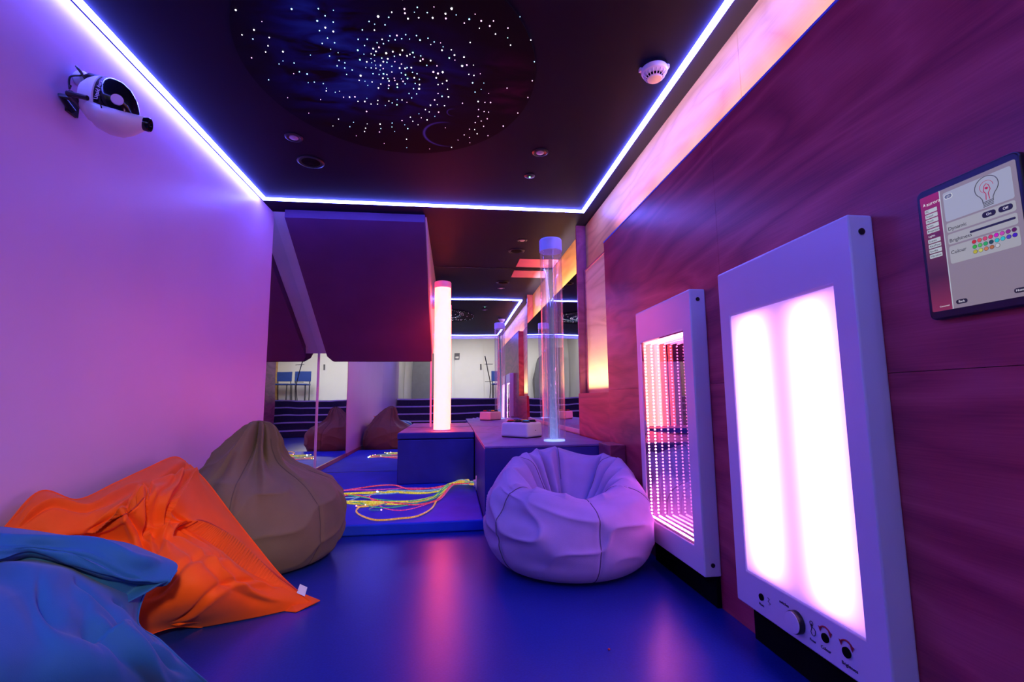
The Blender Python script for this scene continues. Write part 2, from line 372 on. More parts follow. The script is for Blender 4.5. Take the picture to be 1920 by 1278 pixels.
STARS = [(-0.844,1.798,3,0),(-0.766,1.846,1,2),(-0.815,1.895,3,0),(-0.875,1.929,2,0),(-0.840,1.948,2,1),(-0.769,1.932,2,0),
(-0.792,1.982,2,0),(-0.816,2.021,2,0),(-0.891,2.065,2,2),(-0.741,2.011,3,0),(-0.761,2.071,1,1),(-0.785,2.093,1,1),
(-0.716,2.079,2,1),(-0.711,2.137,2,1),(-0.680,2.149,3,1),(-0.741,2.153,1,2),(-0.872,2.211,2,1),(-0.629,2.020,1,1),
(-0.628,1.768,3,1),(-0.525,1.755,2,1),(-0.508,1.788,2,1),(-0.546,1.818,3,1),(-0.523,1.850,3,0),(-0.551,1.870,2,1),
(-0.529,1.909,2,1),(-0.559,1.942,2,1),(-0.547,2.016,2,1),(-0.469,1.757,1,1),(-0.484,1.817,2,1),(-0.496,1.868,3,0),
(-0.506,1.932,2,1),(-0.532,1.973,1,1),(-0.505,1.991,1,1),(-0.512,2.040,2,1),(-0.490,2.053,2,1),(-0.529,2.077,2,1),
(-0.498,2.088,2,1),(-0.467,2.098,2,1),(-0.499,2.132,2,1),(-0.624,2.211,2,1),(-0.618,2.245,1,1),(-0.624,2.266,2,0),
(-0.583,2.272,1,1),(-0.560,2.261,1,0),(-0.403,1.901,2,1),(-0.376,1.846,2,1),(-0.365,1.896,2,1),(-0.341,1.798,2,1),
(-0.321,1.810,1,1),(-0.301,1.768,4,0),(-0.327,1.842,2,0),(-0.280,1.809,2,1),(-0.260,1.768,2,1),(-0.245,1.741,2,0),
(-0.194,1.719,3,2),(-0.194,1.740,3,2),(-0.185,1.766,3,0),(-0.157,1.731,1,1),(-0.144,1.706,2,1),(-0.142,1.757,2,0),
(-0.107,1.727,2,1),(-0.087,1.751,3,0),(-0.080,1.697,1,2),(-0.036,1.725,3,0),(-0.035,1.748,3,2),(-0.012,1.697,4,0),
(0.006,1.726,1,1),(-0.383,1.935,2,1),(-0.417,1.966,3,3),(-0.327,1.912,2,1),(-0.303,1.890,2,0),(-0.301,1.915,2,1),
(-0.277,1.895,2,1),(-0.268,1.867,2,1),(-0.239,1.861,3,2),(-0.249,1.887,2,1),(-0.221,1.877,2,1),(-0.202,1.853,2,1),
(-0.188,1.876,1,1),(-0.158,1.853,2,1),(-0.145,1.877,3,1),(-0.111,1.863,2,1),(-0.101,1.897,1,0),(-0.086,1.881,2,1),
(-0.059,1.883,1,2),(-0.049,1.905,1,1),(-0.054,1.926,3,0),(-0.014,1.919,2,0),(0.000,1.950,3,0),(-0.023,1.970,3,3),
(0.002,1.981,1,2),(-0.349,1.949,3,0),(-0.323,1.939,3,2),(-0.340,1.965,3,0),(-0.363,1.982,2,0),(-0.350,1.989,2,1),
(-0.395,1.988,1,1),(-0.297,1.971,4,0),(-0.267,1.958,3,0),(-0.264,1.986,2,1),(-0.238,1.974,3,0),(-0.225,1.945,3,0),
(-0.208,1.977,3,0),(-0.195,1.967,2,0),(-0.181,1.954,3,3),(-0.177,1.982,2,1),(-0.148,1.971,2,1),(-0.152,2.003,3,0),
(-0.140,1.991,3,2),(-0.106,1.996,3,0),(-0.125,2.029,2,1),(-0.419,2.025,3,3),(-0.391,2.035,3,0),(-0.369,2.013,1,1),
(-0.370,2.039,1,1),(-0.355,2.026,1,0),(-0.321,2.004,2,3),(-0.295,2.006,3,0),(-0.317,2.026,3,0),(-0.302,2.029,2,1),
(-0.266,2.020,2,2),(-0.238,2.033,2,2),(-0.402,2.074,1,1),(-0.378,2.074,2,1),(-0.357,2.074,2,0),(-0.333,2.052,3,0),
(-0.355,2.053,1,1),(-0.324,2.073,2,2),(-0.340,2.084,1,1),(-0.283,2.053,2,1),(-0.249,2.061,3,0),(-0.224,2.061,3,0),
(-0.215,2.054,2,1),(-0.196,2.052,3,0),(-0.079,2.027,2,2),(-0.097,2.070,4,2),(-0.076,2.078,4,2),(-0.054,2.067,4,0),
(-0.085,2.110,3,0),(-0.036,2.125,3,0),(-0.078,2.158,2,0),(-0.057,2.149,2,0),(-0.033,2.189,2,0),(-0.080,2.226,2,2),
(-0.436,2.133,4,0),(-0.449,2.168,2,0),(-0.423,2.172,1,1),(-0.376,2.113,2,1),(-0.390,2.173,2,0),(-0.415,2.201,1,1),
(-0.349,2.116,2,1),(-0.328,2.109,3,3),(-0.313,2.112,2,0),(-0.288,2.092,2,0),(-0.335,2.140,3,0),(-0.312,2.140,2,1),
(-0.309,2.157,3,0),(-0.282,2.134,2,2),(-0.281,2.150,2,2),(-0.314,2.190,3,2),(-0.319,2.213,2,1),(-0.351,2.184,2,0),
(-0.367,2.215,3,0),(-0.273,2.176,3,0),(-0.275,2.200,3,3),(-0.245,2.093,2,1),(-0.227,2.104,3,3),(-0.220,2.130,3,3),
(-0.249,2.135,1,1),(-0.243,2.153,3,2),(-0.235,2.170,2,1),(-0.193,2.084,2,1),(-0.173,2.091,2,1),(-0.188,2.121,3,0),
(-0.165,2.130,2,1),(-0.187,2.162,2,1),(-0.167,2.168,3,0),(-0.198,2.202,2,1),(-0.171,2.200,4,0),(-0.223,2.242,2,1),
(-0.186,2.241,2,1),(-0.829,2.342,1,2),(-0.693,2.211,1,1),(-0.663,2.204,2,1),(-0.670,2.339,1,2),(-0.763,2.465,1,2),
(-0.551,2.307,2,2),(-0.521,2.303,3,0),(-0.494,2.298,3,2),(-0.486,2.334,2,0),(-0.452,2.331,3,0),(-0.437,2.304,1,1),
(-0.424,2.350,2,0),(-0.385,2.316,2,0),(-0.391,2.347,2,0),(-0.353,2.354,1,1),(-0.330,2.314,2,0),(-0.315,2.328,2,1),
(-0.287,2.298,1,1),(-0.263,2.299,2,0),(-0.293,2.341,3,3),(-0.240,2.315,1,2),(-0.458,2.417,3,2),(-0.620,2.505,2,0),
(-0.546,2.526,1,1),(-0.666,2.575,1,0),(-0.575,2.572,2,1),(-0.475,2.534,1,0),(-0.491,2.578,2,0),(-0.503,2.612,2,0),
(-0.405,2.528,3,0),(-0.407,2.572,2,1),(-0.420,2.609,2,2),(-0.338,2.511,2,1),(-0.344,2.550,2,1),(-0.334,2.594,1,1),
(-0.558,2.663,1,2),(-0.411,2.730,1,2),(-0.282,2.481,2,2),(-0.234,2.445,2,0),(-0.224,2.483,2,0),(-0.271,2.521,1,1),
(-0.258,2.557,3,1),(-0.275,2.669,2,0),(-0.283,2.765,1,1),(-0.213,2.276,2,1),(-0.061,2.247,3,1),(-0.029,2.248,3,0),
(-0.099,2.280,3,2),(-0.122,2.326,3,0),(-0.087,2.318,2,0),(-0.050,2.323,2,0),(-0.150,2.368,2,0),(-0.131,2.386,2,0),
(-0.082,2.382,3,2),(-0.186,2.409,1,1),(-0.176,2.444,2,2),(-0.146,2.460,3,0),(-0.103,2.424,1,1),(-0.198,2.513,1,0),
(-0.049,2.527,1,2),(0.087,2.127,3,1),(0.141,2.123,1,1),(0.131,2.172,1,1),(0.102,2.195,2,1),(0.170,2.199,1,2),
(0.042,2.292,2,2),(0.121,2.269,3,0),(0.156,2.273,2,2),(0.185,2.270,3,2),(0.127,2.338,2,2),(0.157,2.351,2,2),
(0.181,2.354,2,2),(0.128,2.399,2,2),(0.178,2.415,2,2),(0.147,2.440,2,2),(0.115,2.458,2,2),(0.163,2.489,2,2),
(0.086,2.526,2,2),(0.115,2.527,2,0),(0.131,2.568,2,0),(0.058,2.588,2,2),(0.089,2.612,1,2),(0.093,2.670,1,2),
(0.023,2.647,1,2),(-0.015,2.733,2,0),(-0.147,2.766,1,2),(0.194,2.581,2,2),(0.272,2.475,3,2),(0.336,2.345,2,2),
(0.369,2.209,2,2),(0.370,2.081,2,2),(0.256,2.148,2,2),(0.058,1.742,3,1),(0.080,1.714,1,2),(0.039,1.764,2,2),
(0.106,1.745,3,2),(0.101,1.784,1,0),(0.142,1.767,3,2),(0.155,1.740,2,2),(0.169,1.808,2,0),(0.217,1.770,2,2),
(0.222,1.823,1,3),(0.239,1.863,2,0),(0.258,1.707,1,1),(0.321,1.825,2,0),(0.358,1.952,2,1),(0.066,1.867,2,0),
(0.042,1.958,3,0),(0.035,2.015,4,0),(0.056,2.007,3,2),(0.086,2.004,1,0),(0.067,2.069,2,0),(0.091,2.074,2,0),
(0.120,2.059,1,2)]
t = thing('star_ceiling_panel', 'big round black star panel with a blue galaxy and fibre optic stars on the ceiling', 'star panel', (SCX, SCY, H-.011))
mb = MB(); seg = 96
ring_ = [(SCX+SRX*math.cos(2*PI*i/seg), SCY+SRY*math.sin(2*PI*i/seg)) for i in range(seg)]
mb.extr(ring_, H-.010, H-.0005); mb.build('printed_disc', m_neb, t)
SC = [emit('star_white', (.95, .93, 1.0), 5), emit('star_blue', (.30, .65, 1.0), 5), emit('star_pink', (1.0, .5, .9), 4), emit('star_green', (.3, 1.0, .85), 5)]
rad = {1: .0016, 2: .0023, 3: .0031, 4: .0042}
order = sorted(range(len(STARS)), key=lambda i: -STARS[i][2])
big, small = order[:100], order[100:]
smeshes = {}
for i in big:
    x, y, s, c = STARS[i]
    if (s, c) not in smeshes:
        o = MB().sphere((0, 0, 0), rad[s], 10, 6).build('star', SC[c], t, world=False); smeshes[(s, c)] = o
    else: o = smeshes[(s, c)].copy(); link(o); o.parent = t
    o.location = (x-SCX, y-SCY, .0)
mb = MB()
mm = []
for i in small:
    x, y, s, c = STARS[i]; k = len(mb.f); mb.sphere((x, y, H-.011), rad[s], 8, 5); mm += [c]*(len(mb.f)-k)
# stars over and behind the camera, seen only in the mirror
for q in range(60):
    a = random.random()*2*PI; r_ = math.sqrt(random.random())*.6; x, y = SCX+SRX*r_*math.cos(a)*1.5*.6, SCY+SRY*1.35*r_*math.sin(a)
    if y < 1.72 and ((x-SCX)/SRX)**2+((y-SCY)/SRY)**2 < .9:
        k = len(mb.f); mb.sphere((x, y, H-.011), rad[2], 8, 5); mm += [random.choice((0, 1, 2))]*(len(mb.f)-k)
o = mb.build('star', SC, t); o['kind'] = 'stuff'
if len(o.data.polygons) == len(mm): o.data.polygons.foreach_set('material_index', mm)

# ------------------------------------------------------------------ small ceiling fittings
m_spotface = mat('frosted_lens', (.42, .34, .45), (.5, .4, .52), 60, rough=.3)
def downlight(x, y, label):
    t = thing('ceiling_spotlight', label, 'spotlight', (x, y, H), 'unlit ceiling spotlights')
    MB().lathe([(.050, 0), (.050, -.004), (.040, -.008), (.026, -.002), (.026, -.0005)], (x, y, H), seg=32).build('bezel', m_black, t)
    MB().lathe([(.025, -.001), (.025, -.006), (.018, -.010), (0, -.012)], (x, y, H), seg=24).build('lens', m_spotface, t)
downlight(-.923, 2.735, 'small unlit ceiling spotlight nearest the glowing strip on the left')
downlight(.532, 2.752, 'small unlit ceiling spotlight to the right of the star panel, above the green indicator')
downlight(.658, 4.403, 'small unlit ceiling spotlight beyond the cross strip, above the clear tube')
def speaker(x, y, r, label):
    t = thing('ceiling_speaker', label, 'speaker', (x, y, H), 'black round ceiling speakers')
    MB().lathe([(r, 0), (r, -.005), (r*.88, -.009), (r*.86, -.004)], (x, y, H), seg=40).build('rim', m_black, t)
    MB().lathe([(r*.86, -.0005), (r*.86, -.003), (0, -.008)], (x, y, H), seg=40).build('grille', m_matblack, t)
speaker(-.910, 3.024, .082, 'flat black round speaker in the ceiling beside the star panel')
speaker(.646, 4.74, .085, 'flat black round speaker in the ceiling above the clear tube near the mirror')
t = thing('motion_sensor', 'small black ceiling sensor with a glowing green dot', 'sensor', (.516, 3.069, H))
MB().lathe([(.036, 0), (.036, -.005), (.02, -.012), (0, -.014)], (.516, 3.069, H), seg=24).build('housing', m_black, t)
MB().sphere((.516, 3.062, H-.014), .0055).build('indicator', emit('green_led', (.1, 1, .3), 6), t)
tag(B(.72, 1.155, 5.01, 5.33, H-.004, H-.0004).build('ceiling_hatch', mat('hatch_lit_pink', (.55, .13, .28), rough=.5)), 'pale square access hatch in the ceiling by the mirror', 'hatch')  # pale hatch with the tube's pink light put into its colour
# smoke detector with clear collar
def glass(name, tint=(1, 1, 1), refl=.10, rough=.0, edge=.4, milky=0.0):
    m, t, b = nt(name); o = t.nodes['Material Output']
    noise_col(t, b, tint, tint, 3)
    tr = node(t, 'ShaderNodeBsdfTransparent'); tr.inputs[0].default_value = (*tint, 1)
    gl = node(t, 'ShaderNodeBsdfGlossy'); gl.inputs['Roughness'].default_value = rough; gl.inputs[0].default_value = (1, 1, 1, 1)
    lw = node(t, 'ShaderNodeLayerWeight'); lw.inputs[0].default_value = .5
    mx = node(t, 'ShaderNodeMixShader')
    mr = vmath(t, 'MULTIPLY_ADD', vmath(t, 'POWER', lw.outputs['Facing'], 3.0), edge); mr.node.inputs[2].default_value = refl
    t.links.new(mr, mx.inputs[0]); t.links.new(tr.outputs[0], mx.inputs[1]); t.links.new(gl.outputs[0], mx.inputs[2])
    last = mx.outputs[0]
    if milky:
        m2 = node(t, 'ShaderNodeMixShader'); m2.inputs[0].default_value = milky; tl = node(t, 'ShaderNodeBsdfTranslucent'); tl.inputs[0].default_value = (*tint, 1)
        t.links.new(last, m2.inputs[1]); t.links.new(tl.outputs[0], m2.inputs[2]); last = m2.outputs[0]
    t.links.new(last, o.inputs[0]); return m
m_clear = glass('clear_acrylic', (.93, .95, 1.0), .03, .0, .45)
x, y = .914, 1.93
t = thing('smoke_detector', 'white domed smoke detector in a clear collar on the ceiling', 'smoke detector', (x, y, H))
MB().lathe([(.058, 0), (.060, -.022), (.063, -.022), (.061, 0)], (x, y, H), seg=40).build('collar', m_clear, t)
MB().lathe([(.058, -.018), (.060, -.030), (.056, -.040), (.046, -.046), (.044, -.050), (.040, -.052)], (x, y, H), seg=40).build('body', m_plastic, t)
MB().lathe([(.036, -.045), (.036, -.064)], (x, y, H), seg=24).build('sensor_chamber', m_matblack, t)
mb = MB().lathe([(.026, -.064), (.034, -.064), (.032, -.070), (.02, -.074), (0, -.075)], (x, y, H), seg=32)
for i in range(18):
    a = 2*PI*i/18; c_, s_ = math.cos(a), math.sin(a)
    mb.tube([(x+.050*c_, y+.050*s_, H-.044), (x+.045*c_, y+.045*s_, H-.056), (x+.034*c_, y+.034*s_, H-.066)], .0022, 6)
mb.build('cage', m_plastic, t)
MB().box(x+.045, x+.062, y-.030, y-.012, H-.026, H-.008).build('clip', m_plastic, t, bevel=.003)
MB().box(x-.068, x-.052, y+.002, y+.020, H-.030, H-.012).build('clip', m_plastic, t, bevel=.003)

# ------------------------------------------------------------------ mat, boxes, fibre harness
BY, LY, BX, LX = 3.1235, 4.5154, .206, -.5015
def softmat(name, x0, x1, y0, y1, z0, z1):
    return B(x0, x1, y0, y1, z0, z1)
tag(B(-W+.006, BX-.004, BY+.02, D2-.012, .0, MT).build('floor_mat', m_mat, bevel=.012, bseg=4), 'bright blue padded floor mat in front of the mirrors', 'floor mat')
t = thing('platform_box', 'tall dark blue platform box at the right carrying the clear tube and white switch box', 'platform', (.62, 4.2, 0))
B(BX, 1.038, BY, D2-.012, 0, PT-.014).build('body', m_navy, t, bevel=.006)
B(BX-.001, 1.040, BY-.001, D2-.012, PT-.014, PT).build('top_board', m_topv, t, bevel=.003)
t = thing('platform_box', 'small dark blue platform box on the mat, carrying the glowing cream tube', 'platform', (-.15, 4.95, MT))
B(LX+.004, BX-.006, LY+.004, D2-.012, MT+.001, PT-.062).build('body', m_navy, t, bevel=.008)
B(LX, BX-.004, LY, D2-.012, PT-.056, PT).build('lid', m_navy, t, bevel=.010, bseg=3)
B(LX+.008, BX-.010, LY+.008, D2-.016, PT, PT+.0015).build('top_board', m_topv, t)
tag(B(.96, 1.060, 2.885, BY-.006, 0, .540).build('cable_box', m_post, bevel=.004), 'narrow brown box beside the platform in the corner by the plywood wall', 'box')

FIB = [("y",[(0.139,4.595),(0.045,4.477),(-0.026,4.314),(-0.080,4.031),(-0.152,3.826),(-0.257,3.717),(-0.383,3.670),(-0.530,3.695),(-0.755,3.758),(-0.904,3.937),(-0.961,4.063)]),
 ("o",[(0.044,4.365),(-0.063,3.987),(-0.112,3.764),(-0.144,3.469),(-0.225,3.268),(-0.335,3.220),(-0.469,3.204),(-0.574,3.312),(-0.648,3.464),(-0.654,3.602),(-0.620,3.644)]),
 ("r",[(0.018,4.235),(-0.193,4.203),(-0.359,4.211),(-0.498,4.414),(-0.640,4.439),(-0.791,4.333),(-0.932,4.224),(-1.091,4.106)]),
 ("y",[(-0.025,4.243),(-0.113,4.058),(-0.268,4.085),(-0.436,4.158),(-0.569,4.182),(-0.761,4.172),(-0.969,4.146),(-1.103,4.096)]),
 ("w",[(0.063,4.422),(-0.108,4.166),(-0.314,4.158),(-0.483,4.210),(-0.558,4.158),(-0.657,4.030),(-0.796,3.956),(-1.057,3.983)]),
 ("g",[(-0.025,4.243),(-0.139,3.880),(-0.259,3.735),(-0.391,3.740),(-0.548,3.821),(-0.649,3.893),(-0.785,4.013),(-0.967,4.104),(-1.074,4.043)]),
 ("m",[(0.018,4.235),(-0.082,3.777),(-0.167,3.667),(-0.264,3.520),(-0.362,3.469),(-0.475,3.556),(-0.570,3.771),(-0.650,3.989),(-0.616,4.168)]),
 ("g",[(-0.008,4.239),(-0.136,3.804),(-0.240,3.680),(-0.340,3.597),(-0.439,3.550),(-0.555,3.585),(-0.662,3.718),(-0.765,3.804),(-1.054,3.945)]),
 ("r",[(-0.008,4.193),(-0.097,3.761),(-0.235,3.595),(-0.382,3.653),(-0.540,3.766),(-0.671,3.935),(-0.813,4.037),(-1.068,4.023)]),
 ("y",[(0.132,4.653),(0.018,4.482),(-0.073,4.072),(-0.175,3.830),(-0.281,3.739),(-0.400,3.690),(-0.572,3.737),(-0.757,3.839),(-0.913,3.795)]),
 ("o",[(0.120,4.544),(0.009,4.332),(-0.088,4.012),(-0.208,3.744),(-0.349,3.681),(-0.485,3.681),(-0.615,3.618),(-0.680,3.629)]),
 ("m",[(0.062,4.362),(-0.109,4.211),(-0.278,4.242),(-0.414,4.266),(-0.545,4.244),(-0.691,4.234),(-0.841,4.252),(-1.081,4.186)]),
 ("w",[(0.018,4.258),(-0.090,4.118),(-0.230,4.135),(-0.369,4.133),(-0.508,4.086),(-0.617,4.076),(-0.725,3.983),(-0.802,3.776),(-0.880,3.689)]),
 ("c",[(0.044,4.326),(-0.078,3.949),(-0.206,3.708),(-0.311,3.658),(-0.424,3.711),(-0.519,3.627),(-0.570,3.510),(-0.484,3.475)]),
 ("y",[(0.108,4.640),(0.000,4.434),(-0.095,3.984),(-0.231,3.766),(-0.389,3.719),(-0.536,3.737),(-0.673,3.782),(-0.787,3.773),(-0.952,3.751)]),
 ("y",[(0.063,4.448),(-0.042,4.246),(-0.155,4.087),(-0.282,4.058),(-0.465,4.124),(-0.642,4.130),(-0.818,4.140),(-0.959,4.136),(-1.108,4.170)])]
FC = {'y': (1.0, .80, .02), 'o': (1.0, .42, .05), 'r': (1.0, .02, .10), 'w': (.35, .7, 1.0), 'g': (.05, .8, .30), 'm': (1.0, .03, .45), 'c': (.1, .45, 1.0)}
FP = {'y': .95, 'o': .95, 'r': .95, 'w': .55, 'g': .55, 'm': .8, 'c': .25}
def fib_mat(k):
    m, t, b = nt('fibre_'+k); setp(b, Base_Color=tuple(c*.3 for c in FC[k]), Roughness=.3)
    n = node(t, 'ShaderNodeTexNoise'); n.inputs['Scale'].default_value = 90; tc = node(t, 'ShaderNodeTexCoord'); t.links.new(tc.outputs['Object'], n.inputs['Vector'])
    r = node(t, 'ShaderNodeValToRGB'); r.color_ramp.elements[0].position = .42; r.color_ramp.elements[0].color = (*[c*.55 for c in FC[k]], 1)
    r.color_ramp.elements[1].position = .68; r.color_ramp.elements[1].color = (*[min(1, c*.8+.16) for c in FC[k]], 1)
    t.links.new(n.outputs['Fac'], r.inputs[0]); t.links.new(r.outputs[0], b.inputs['Emission Color']); b.inputs['Emission Strength'].default_value = FP[k]
    return m
FM = {k: fib_mat(k) for k in FC}
t = thing('fibre_optic_bundle', 'bundle of glowing yellow, red and green fibre optic strands lying across the blue mat', 'fibre optic lights', (BX, 4.15, .12))
MB().lathe([(.062, 0), (.060, -.006), (.030, -.010), (.026, -.030), (.020, -.030)], (BX-.002, 4.15, .125), 'x', 28).build('wall_flange', m_plastic, t)
tipm = [emit('fibre_tip_white', (.6, .85, 1), 9), emit('fibre_tip_pink', (1, .3, .7), 7), emit('fibre_tip_gold', (1, .7, .1), 5)]
for i, (k, pts) in enumerate(FIB):
    a = 2*PI*i/len(FIB); oy, oz = .012*math.cos(a), .012*math.sin(a)
    P = [(BX-.012, 4.15+oy, .125+oz), (BX-.06, 4.14+oy, .128+oz)]
    n = len(pts)
    for j, (px, py) in enumerate(pts):
        py = min(py, 4.46+.03*math.sin(i*2.1))
        z = MT+.006+.004*((i*7+j*3) % 3)
        if j == 0: z = .105+oz*.5
        if j == 1: z = max(z, .085)
        P.append((px, py, z))
    Q = catmull(P, 9*len(P)); MB().tube([tuple(q) for q in Q], .0056 if k in 'yor' else .0042, 6).build('strand', FM[k], t)
    e = P[-1]; 
    MB().sphere((e[0], e[1], e[2]+.003), .0048 if i % 3 else .0075, 10, 7).build('tip', tipm[i % 3], t)

# ------------------------------------------------------------------ bubble tubes
m_tube = emit('glowing_bubble_column', TUBE_COL, TUBE_POW)
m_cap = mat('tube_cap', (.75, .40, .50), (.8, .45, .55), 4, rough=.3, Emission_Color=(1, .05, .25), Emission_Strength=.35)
x, y, r = -.105, 4.814, .082
t = thing('bubble_tube', 'glowing cream bubble tube with a pink cap standing on the small box', 'bubble tube', (x, y, PT+.0015))
MB().lathe([(r, PT+.002), (r, 1.955)], (x, y, 0), seg=48).build('column', m_tube, t)
MB().lathe([(r+.002, 1.956), (r+.003, 1.960), (r+.003, 2.012), (r-.004, 2.020), (0, 2.022)], (x, y, 0), seg=48).build('cap', m_cap, t)
MB().lathe([(r+.008, PT+.0015), (r+.008, PT+.010), (r+.002, PT+.010)], (x, y, 0), seg=48).build('base_ring', m_trim, t)
x, y = .727, 3.418
t = thing('bubble_tube', 'clear bubble tube with a pale blue cap on the platform beside the switch box', 'bubble tube', (x, y, PT))
m_tubeglass = glass('tube_acrylic', (.965, .97, 1.0), .05, .02, .40, .035)
MB().lathe([(r, PT+.003), (r, 1.962), (r-.005, 1.962), (r-.005, PT+.003), (r, PT+.003)], (x, y, 0), seg=64, smooth=True).build('outer_tube', m_tubeglass, t)
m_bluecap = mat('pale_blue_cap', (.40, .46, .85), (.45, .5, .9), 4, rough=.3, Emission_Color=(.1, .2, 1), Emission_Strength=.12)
MB().lathe([(r+.003, 1.925), (r+.003, 2.010), (r-.003, 2.018), (0, 2.020)], (x, y, 0), seg=48).build('cap', m_bluecap, t)
m_inner = glass('inner_pipe', (.95, .96, 1.0), .07, .04, .5, .06)
for dx, dy, rr, z1 in ((-.030, .01, .014, 1.83), (.034, .015, .010, 1.86), (.004, -.03, .010, 1.60)):
    MB().lathe([(rr, PT+.02), (rr, z1), (rr-.002, z1), (rr-.002, PT+.02), (rr, PT+.02)], (x+dx, y+dy, 0), seg=20).build('inner_pipe', m_inner, t)
m_bub = mat('bubble', (.8, .85, 1), (.85, .9, 1), 4, rough=.15, Emission_Color=(.45, .55, 1), Emission_Strength=.55)
mb = MB()
for i in range(95):
    z = PT+.03+.0075*i; mb.sphere((x+.030+.002*math.sin(i*.9), y-.035, z), .0019, 6, 4)
for i in range(60):
    z = PT+.02+random.random()**1.5*.5; mb.sphere((x-.01+random.uniform(-.02, .02), y+random.uniform(-.03, .02), z), random.uniform(.0012, .0022), 6, 4)
o = mb.build('bubbles', m_bub, t); o['kind'] = 'stuff'
# column of lit water and bubbles rising from the base lamp
mv, tv, bv = nt('lit_water'); tv.nodes.remove(bv)
tcv = node(tv, 'ShaderNodeTexCoord'); sv = node(tv, 'ShaderNodeSeparateXYZ'); tv.links.new(tcv.outputs['Object'], sv.inputs[0])
gl = node(tv, 'ShaderNodeEmission'); gl.inputs[0].default_value = (.28, .38, 1, 1)
st_ = vmath(tv, 'MULTIPLY_ADD', vmath(tv, 'EXPONENT', vmath(tv, 'MULTIPLY', vmath(tv, 'SUBTRACT', sv.outputs[2], 0.0), -2.4), None), 1.1); st_.node.inputs[2].default_value = .10
tv.links.new(st_, gl.inputs[1]); trn = node(tv, 'ShaderNodeBsdfTransparent'); ads = node(tv, 'ShaderNodeMixShader'); ads.inputs[0].default_value = .55
tv.links.new(trn.outputs[0], ads.inputs[1]); tv.links.new(gl.outputs[0], ads.inputs[2]); tv.links.new(ads.outputs[0], tv.nodes['Material Output'].inputs[0])
MB().lathe([(.030, PT+.012), (.026, PT+.3), (.020, PT+.8), (.016, 1.86)], (x-.004, y-.004, 0), seg=24).build('bubble_stream', mv, t)
MB().lathe([(r-.006, PT+.0), (r-.006, PT+.008)], (x, y, 0), seg=40).build('base_lamp', emit('base_lamp', (.25, .4, 1), 2), t)

# ------------------------------------------------------------------ white switch box
ang = math.radians(-28)
t = thing('switch_box', 'white control box with coloured push buttons on top, on the platform', 'switch box', (.553, 3.80, PT)); t.rotation_euler[2] = ang*.0
cx, cy_, L1, L2 = 0, 0, .275, .17
P4 = [(.378, 3.849), (.567, 3.646), (.715, 3.79), (.526, 3.995)]
c0 = Vector((sum(p[0] for p in P4)/4, sum(p[1] for p in P4)/4))
mb = MB(); v = [(a, b, PT+.006) for a, b in P4]+[(a+(c0.x-a)*.05, b+(c0.y-b)*.05, PT+.118) for a, b in P4]
mb.add(v, [(3, 2, 1, 0), (4, 5, 6, 7)]+[(i, (i+1) % 4, 4+(i+1) % 4, 4+i) for i in range(4)])
mb.build('case', m_plastic, t, bevel=.016, bseg=5)
mb = MB(); mb.add([(a+(c0.x-a)*.08, b+(c0.y-b)*.08, z) for z in (PT, PT+.006) for a, b in P4], [(3, 2, 1, 0), (4, 5, 6, 7)]+[(i, (i+1) % 4, 4+(i+1) % 4, 4+i) for i in range(4)])
mb.build('base', m_black, t)
e1 = Vector((P4[1][0]-P4[0][0], P4[1][1]-P4[0][1])); e2 = Vector((P4[3][0]-P4[0][0], P4[3][1]-P4[0][1])); o0 = Vector(P4[0])
bc = [(.8, .02, .05), (.02, .02, .025), (.02, .35, .30), (.02, .02, .025), (.75, .5, .03), (.02, .02, .025)]
bn = ['red', 'black', 'green', 'black', 'yellow', 'black']
for i, (a, b) in enumerate(((.22, .3), (.5, .3), (.78, .3), (.22, .7), (.5, .7), (.78, .7))):
    q = o0+e1*a+e2*b
    bt = MB().lathe([(.034, 0), (.034, .008), (.027, .009)], (q.x, q.y, PT+.118), seg=24).build('button', m_black, t)
    MB().lathe([(.026, .008), (.026, .015), (.022, .018), (0, .019)], (q.x, q.y, PT+.118), seg=24).build('button_cap', mat('button_'+bn[i]+str(i), bc[i], rough=.25), bt, world=True)
q = o0+e1*1.0+e2*.55
MB().lathe([(.005, 0), (.005, .004)], (q.x-.006, q.y, PT+.055), 'x', 12).build('socket', m_matblack, t)

# ------------------------------------------------------------------ light panels on the right wall
XF = .9907
def panel(label, y0, y1, z0, z1, wy0, wy1, wz0, wz1):
    t = thing('light_panel', label, 'light panel', (R1, (y0+y1)/2, z0))
    mb = MB(); b = .012
    mb.box(XF, R1-.001, y0, wy0, z0, z1).box(XF, R1-.001, wy1, y1, z0, z1).box(XF, R1-.001, wy0, wy1, z0, wz0).box(XF, R1-.001, wy0, wy1, wz1, z1)
    # one clean shell: outer box with a window
    s = MB(); X0, X1 = XF, R1-.001
    v = [(X0, y0, z0), (X0, y1, z0), (X0, y1, z1), (X0, y0, z1), (X0, wy0, wz0), (X0, wy1, wz0), (X0, wy1, wz1), (X0, wy0, wz1),
         (X1, y0, z0), (X1, y1, z0), (X1, y1, z1), (X1, y0, z1), (X1, wy0, wz0), (X1, wy1, wz0), (X1, wy1, wz1), (X1, wy0, wz1)]
    f = []
    for i in range(4):
        j = (i+1) % 4; f += [(i, j, 4+j, 4+i), (8+i, 12+i, 12+j, 8+j), (i, 8+i, 8+j, j), (4+i, 4+j, 12+j, 12+i)]
    s.add(v, f).build('frame', m_white, t, bevel=.006, bseg=3)
    B(R1-.020, R1-.001, y0+.01, y1-.01, .002, z0+.001).build('shade_strip', m_matblack, t)  # black strip standing in for the shade below the panel
    for z in (z0+.045, z1-.045):
        MB().lathe([(.0085, 0), (.0085, -.003)], (R1-.036, y0, z), 'y', 20).build('screw_cover', m_black, t)
    return t
SHADE_STRIP = m_matblack
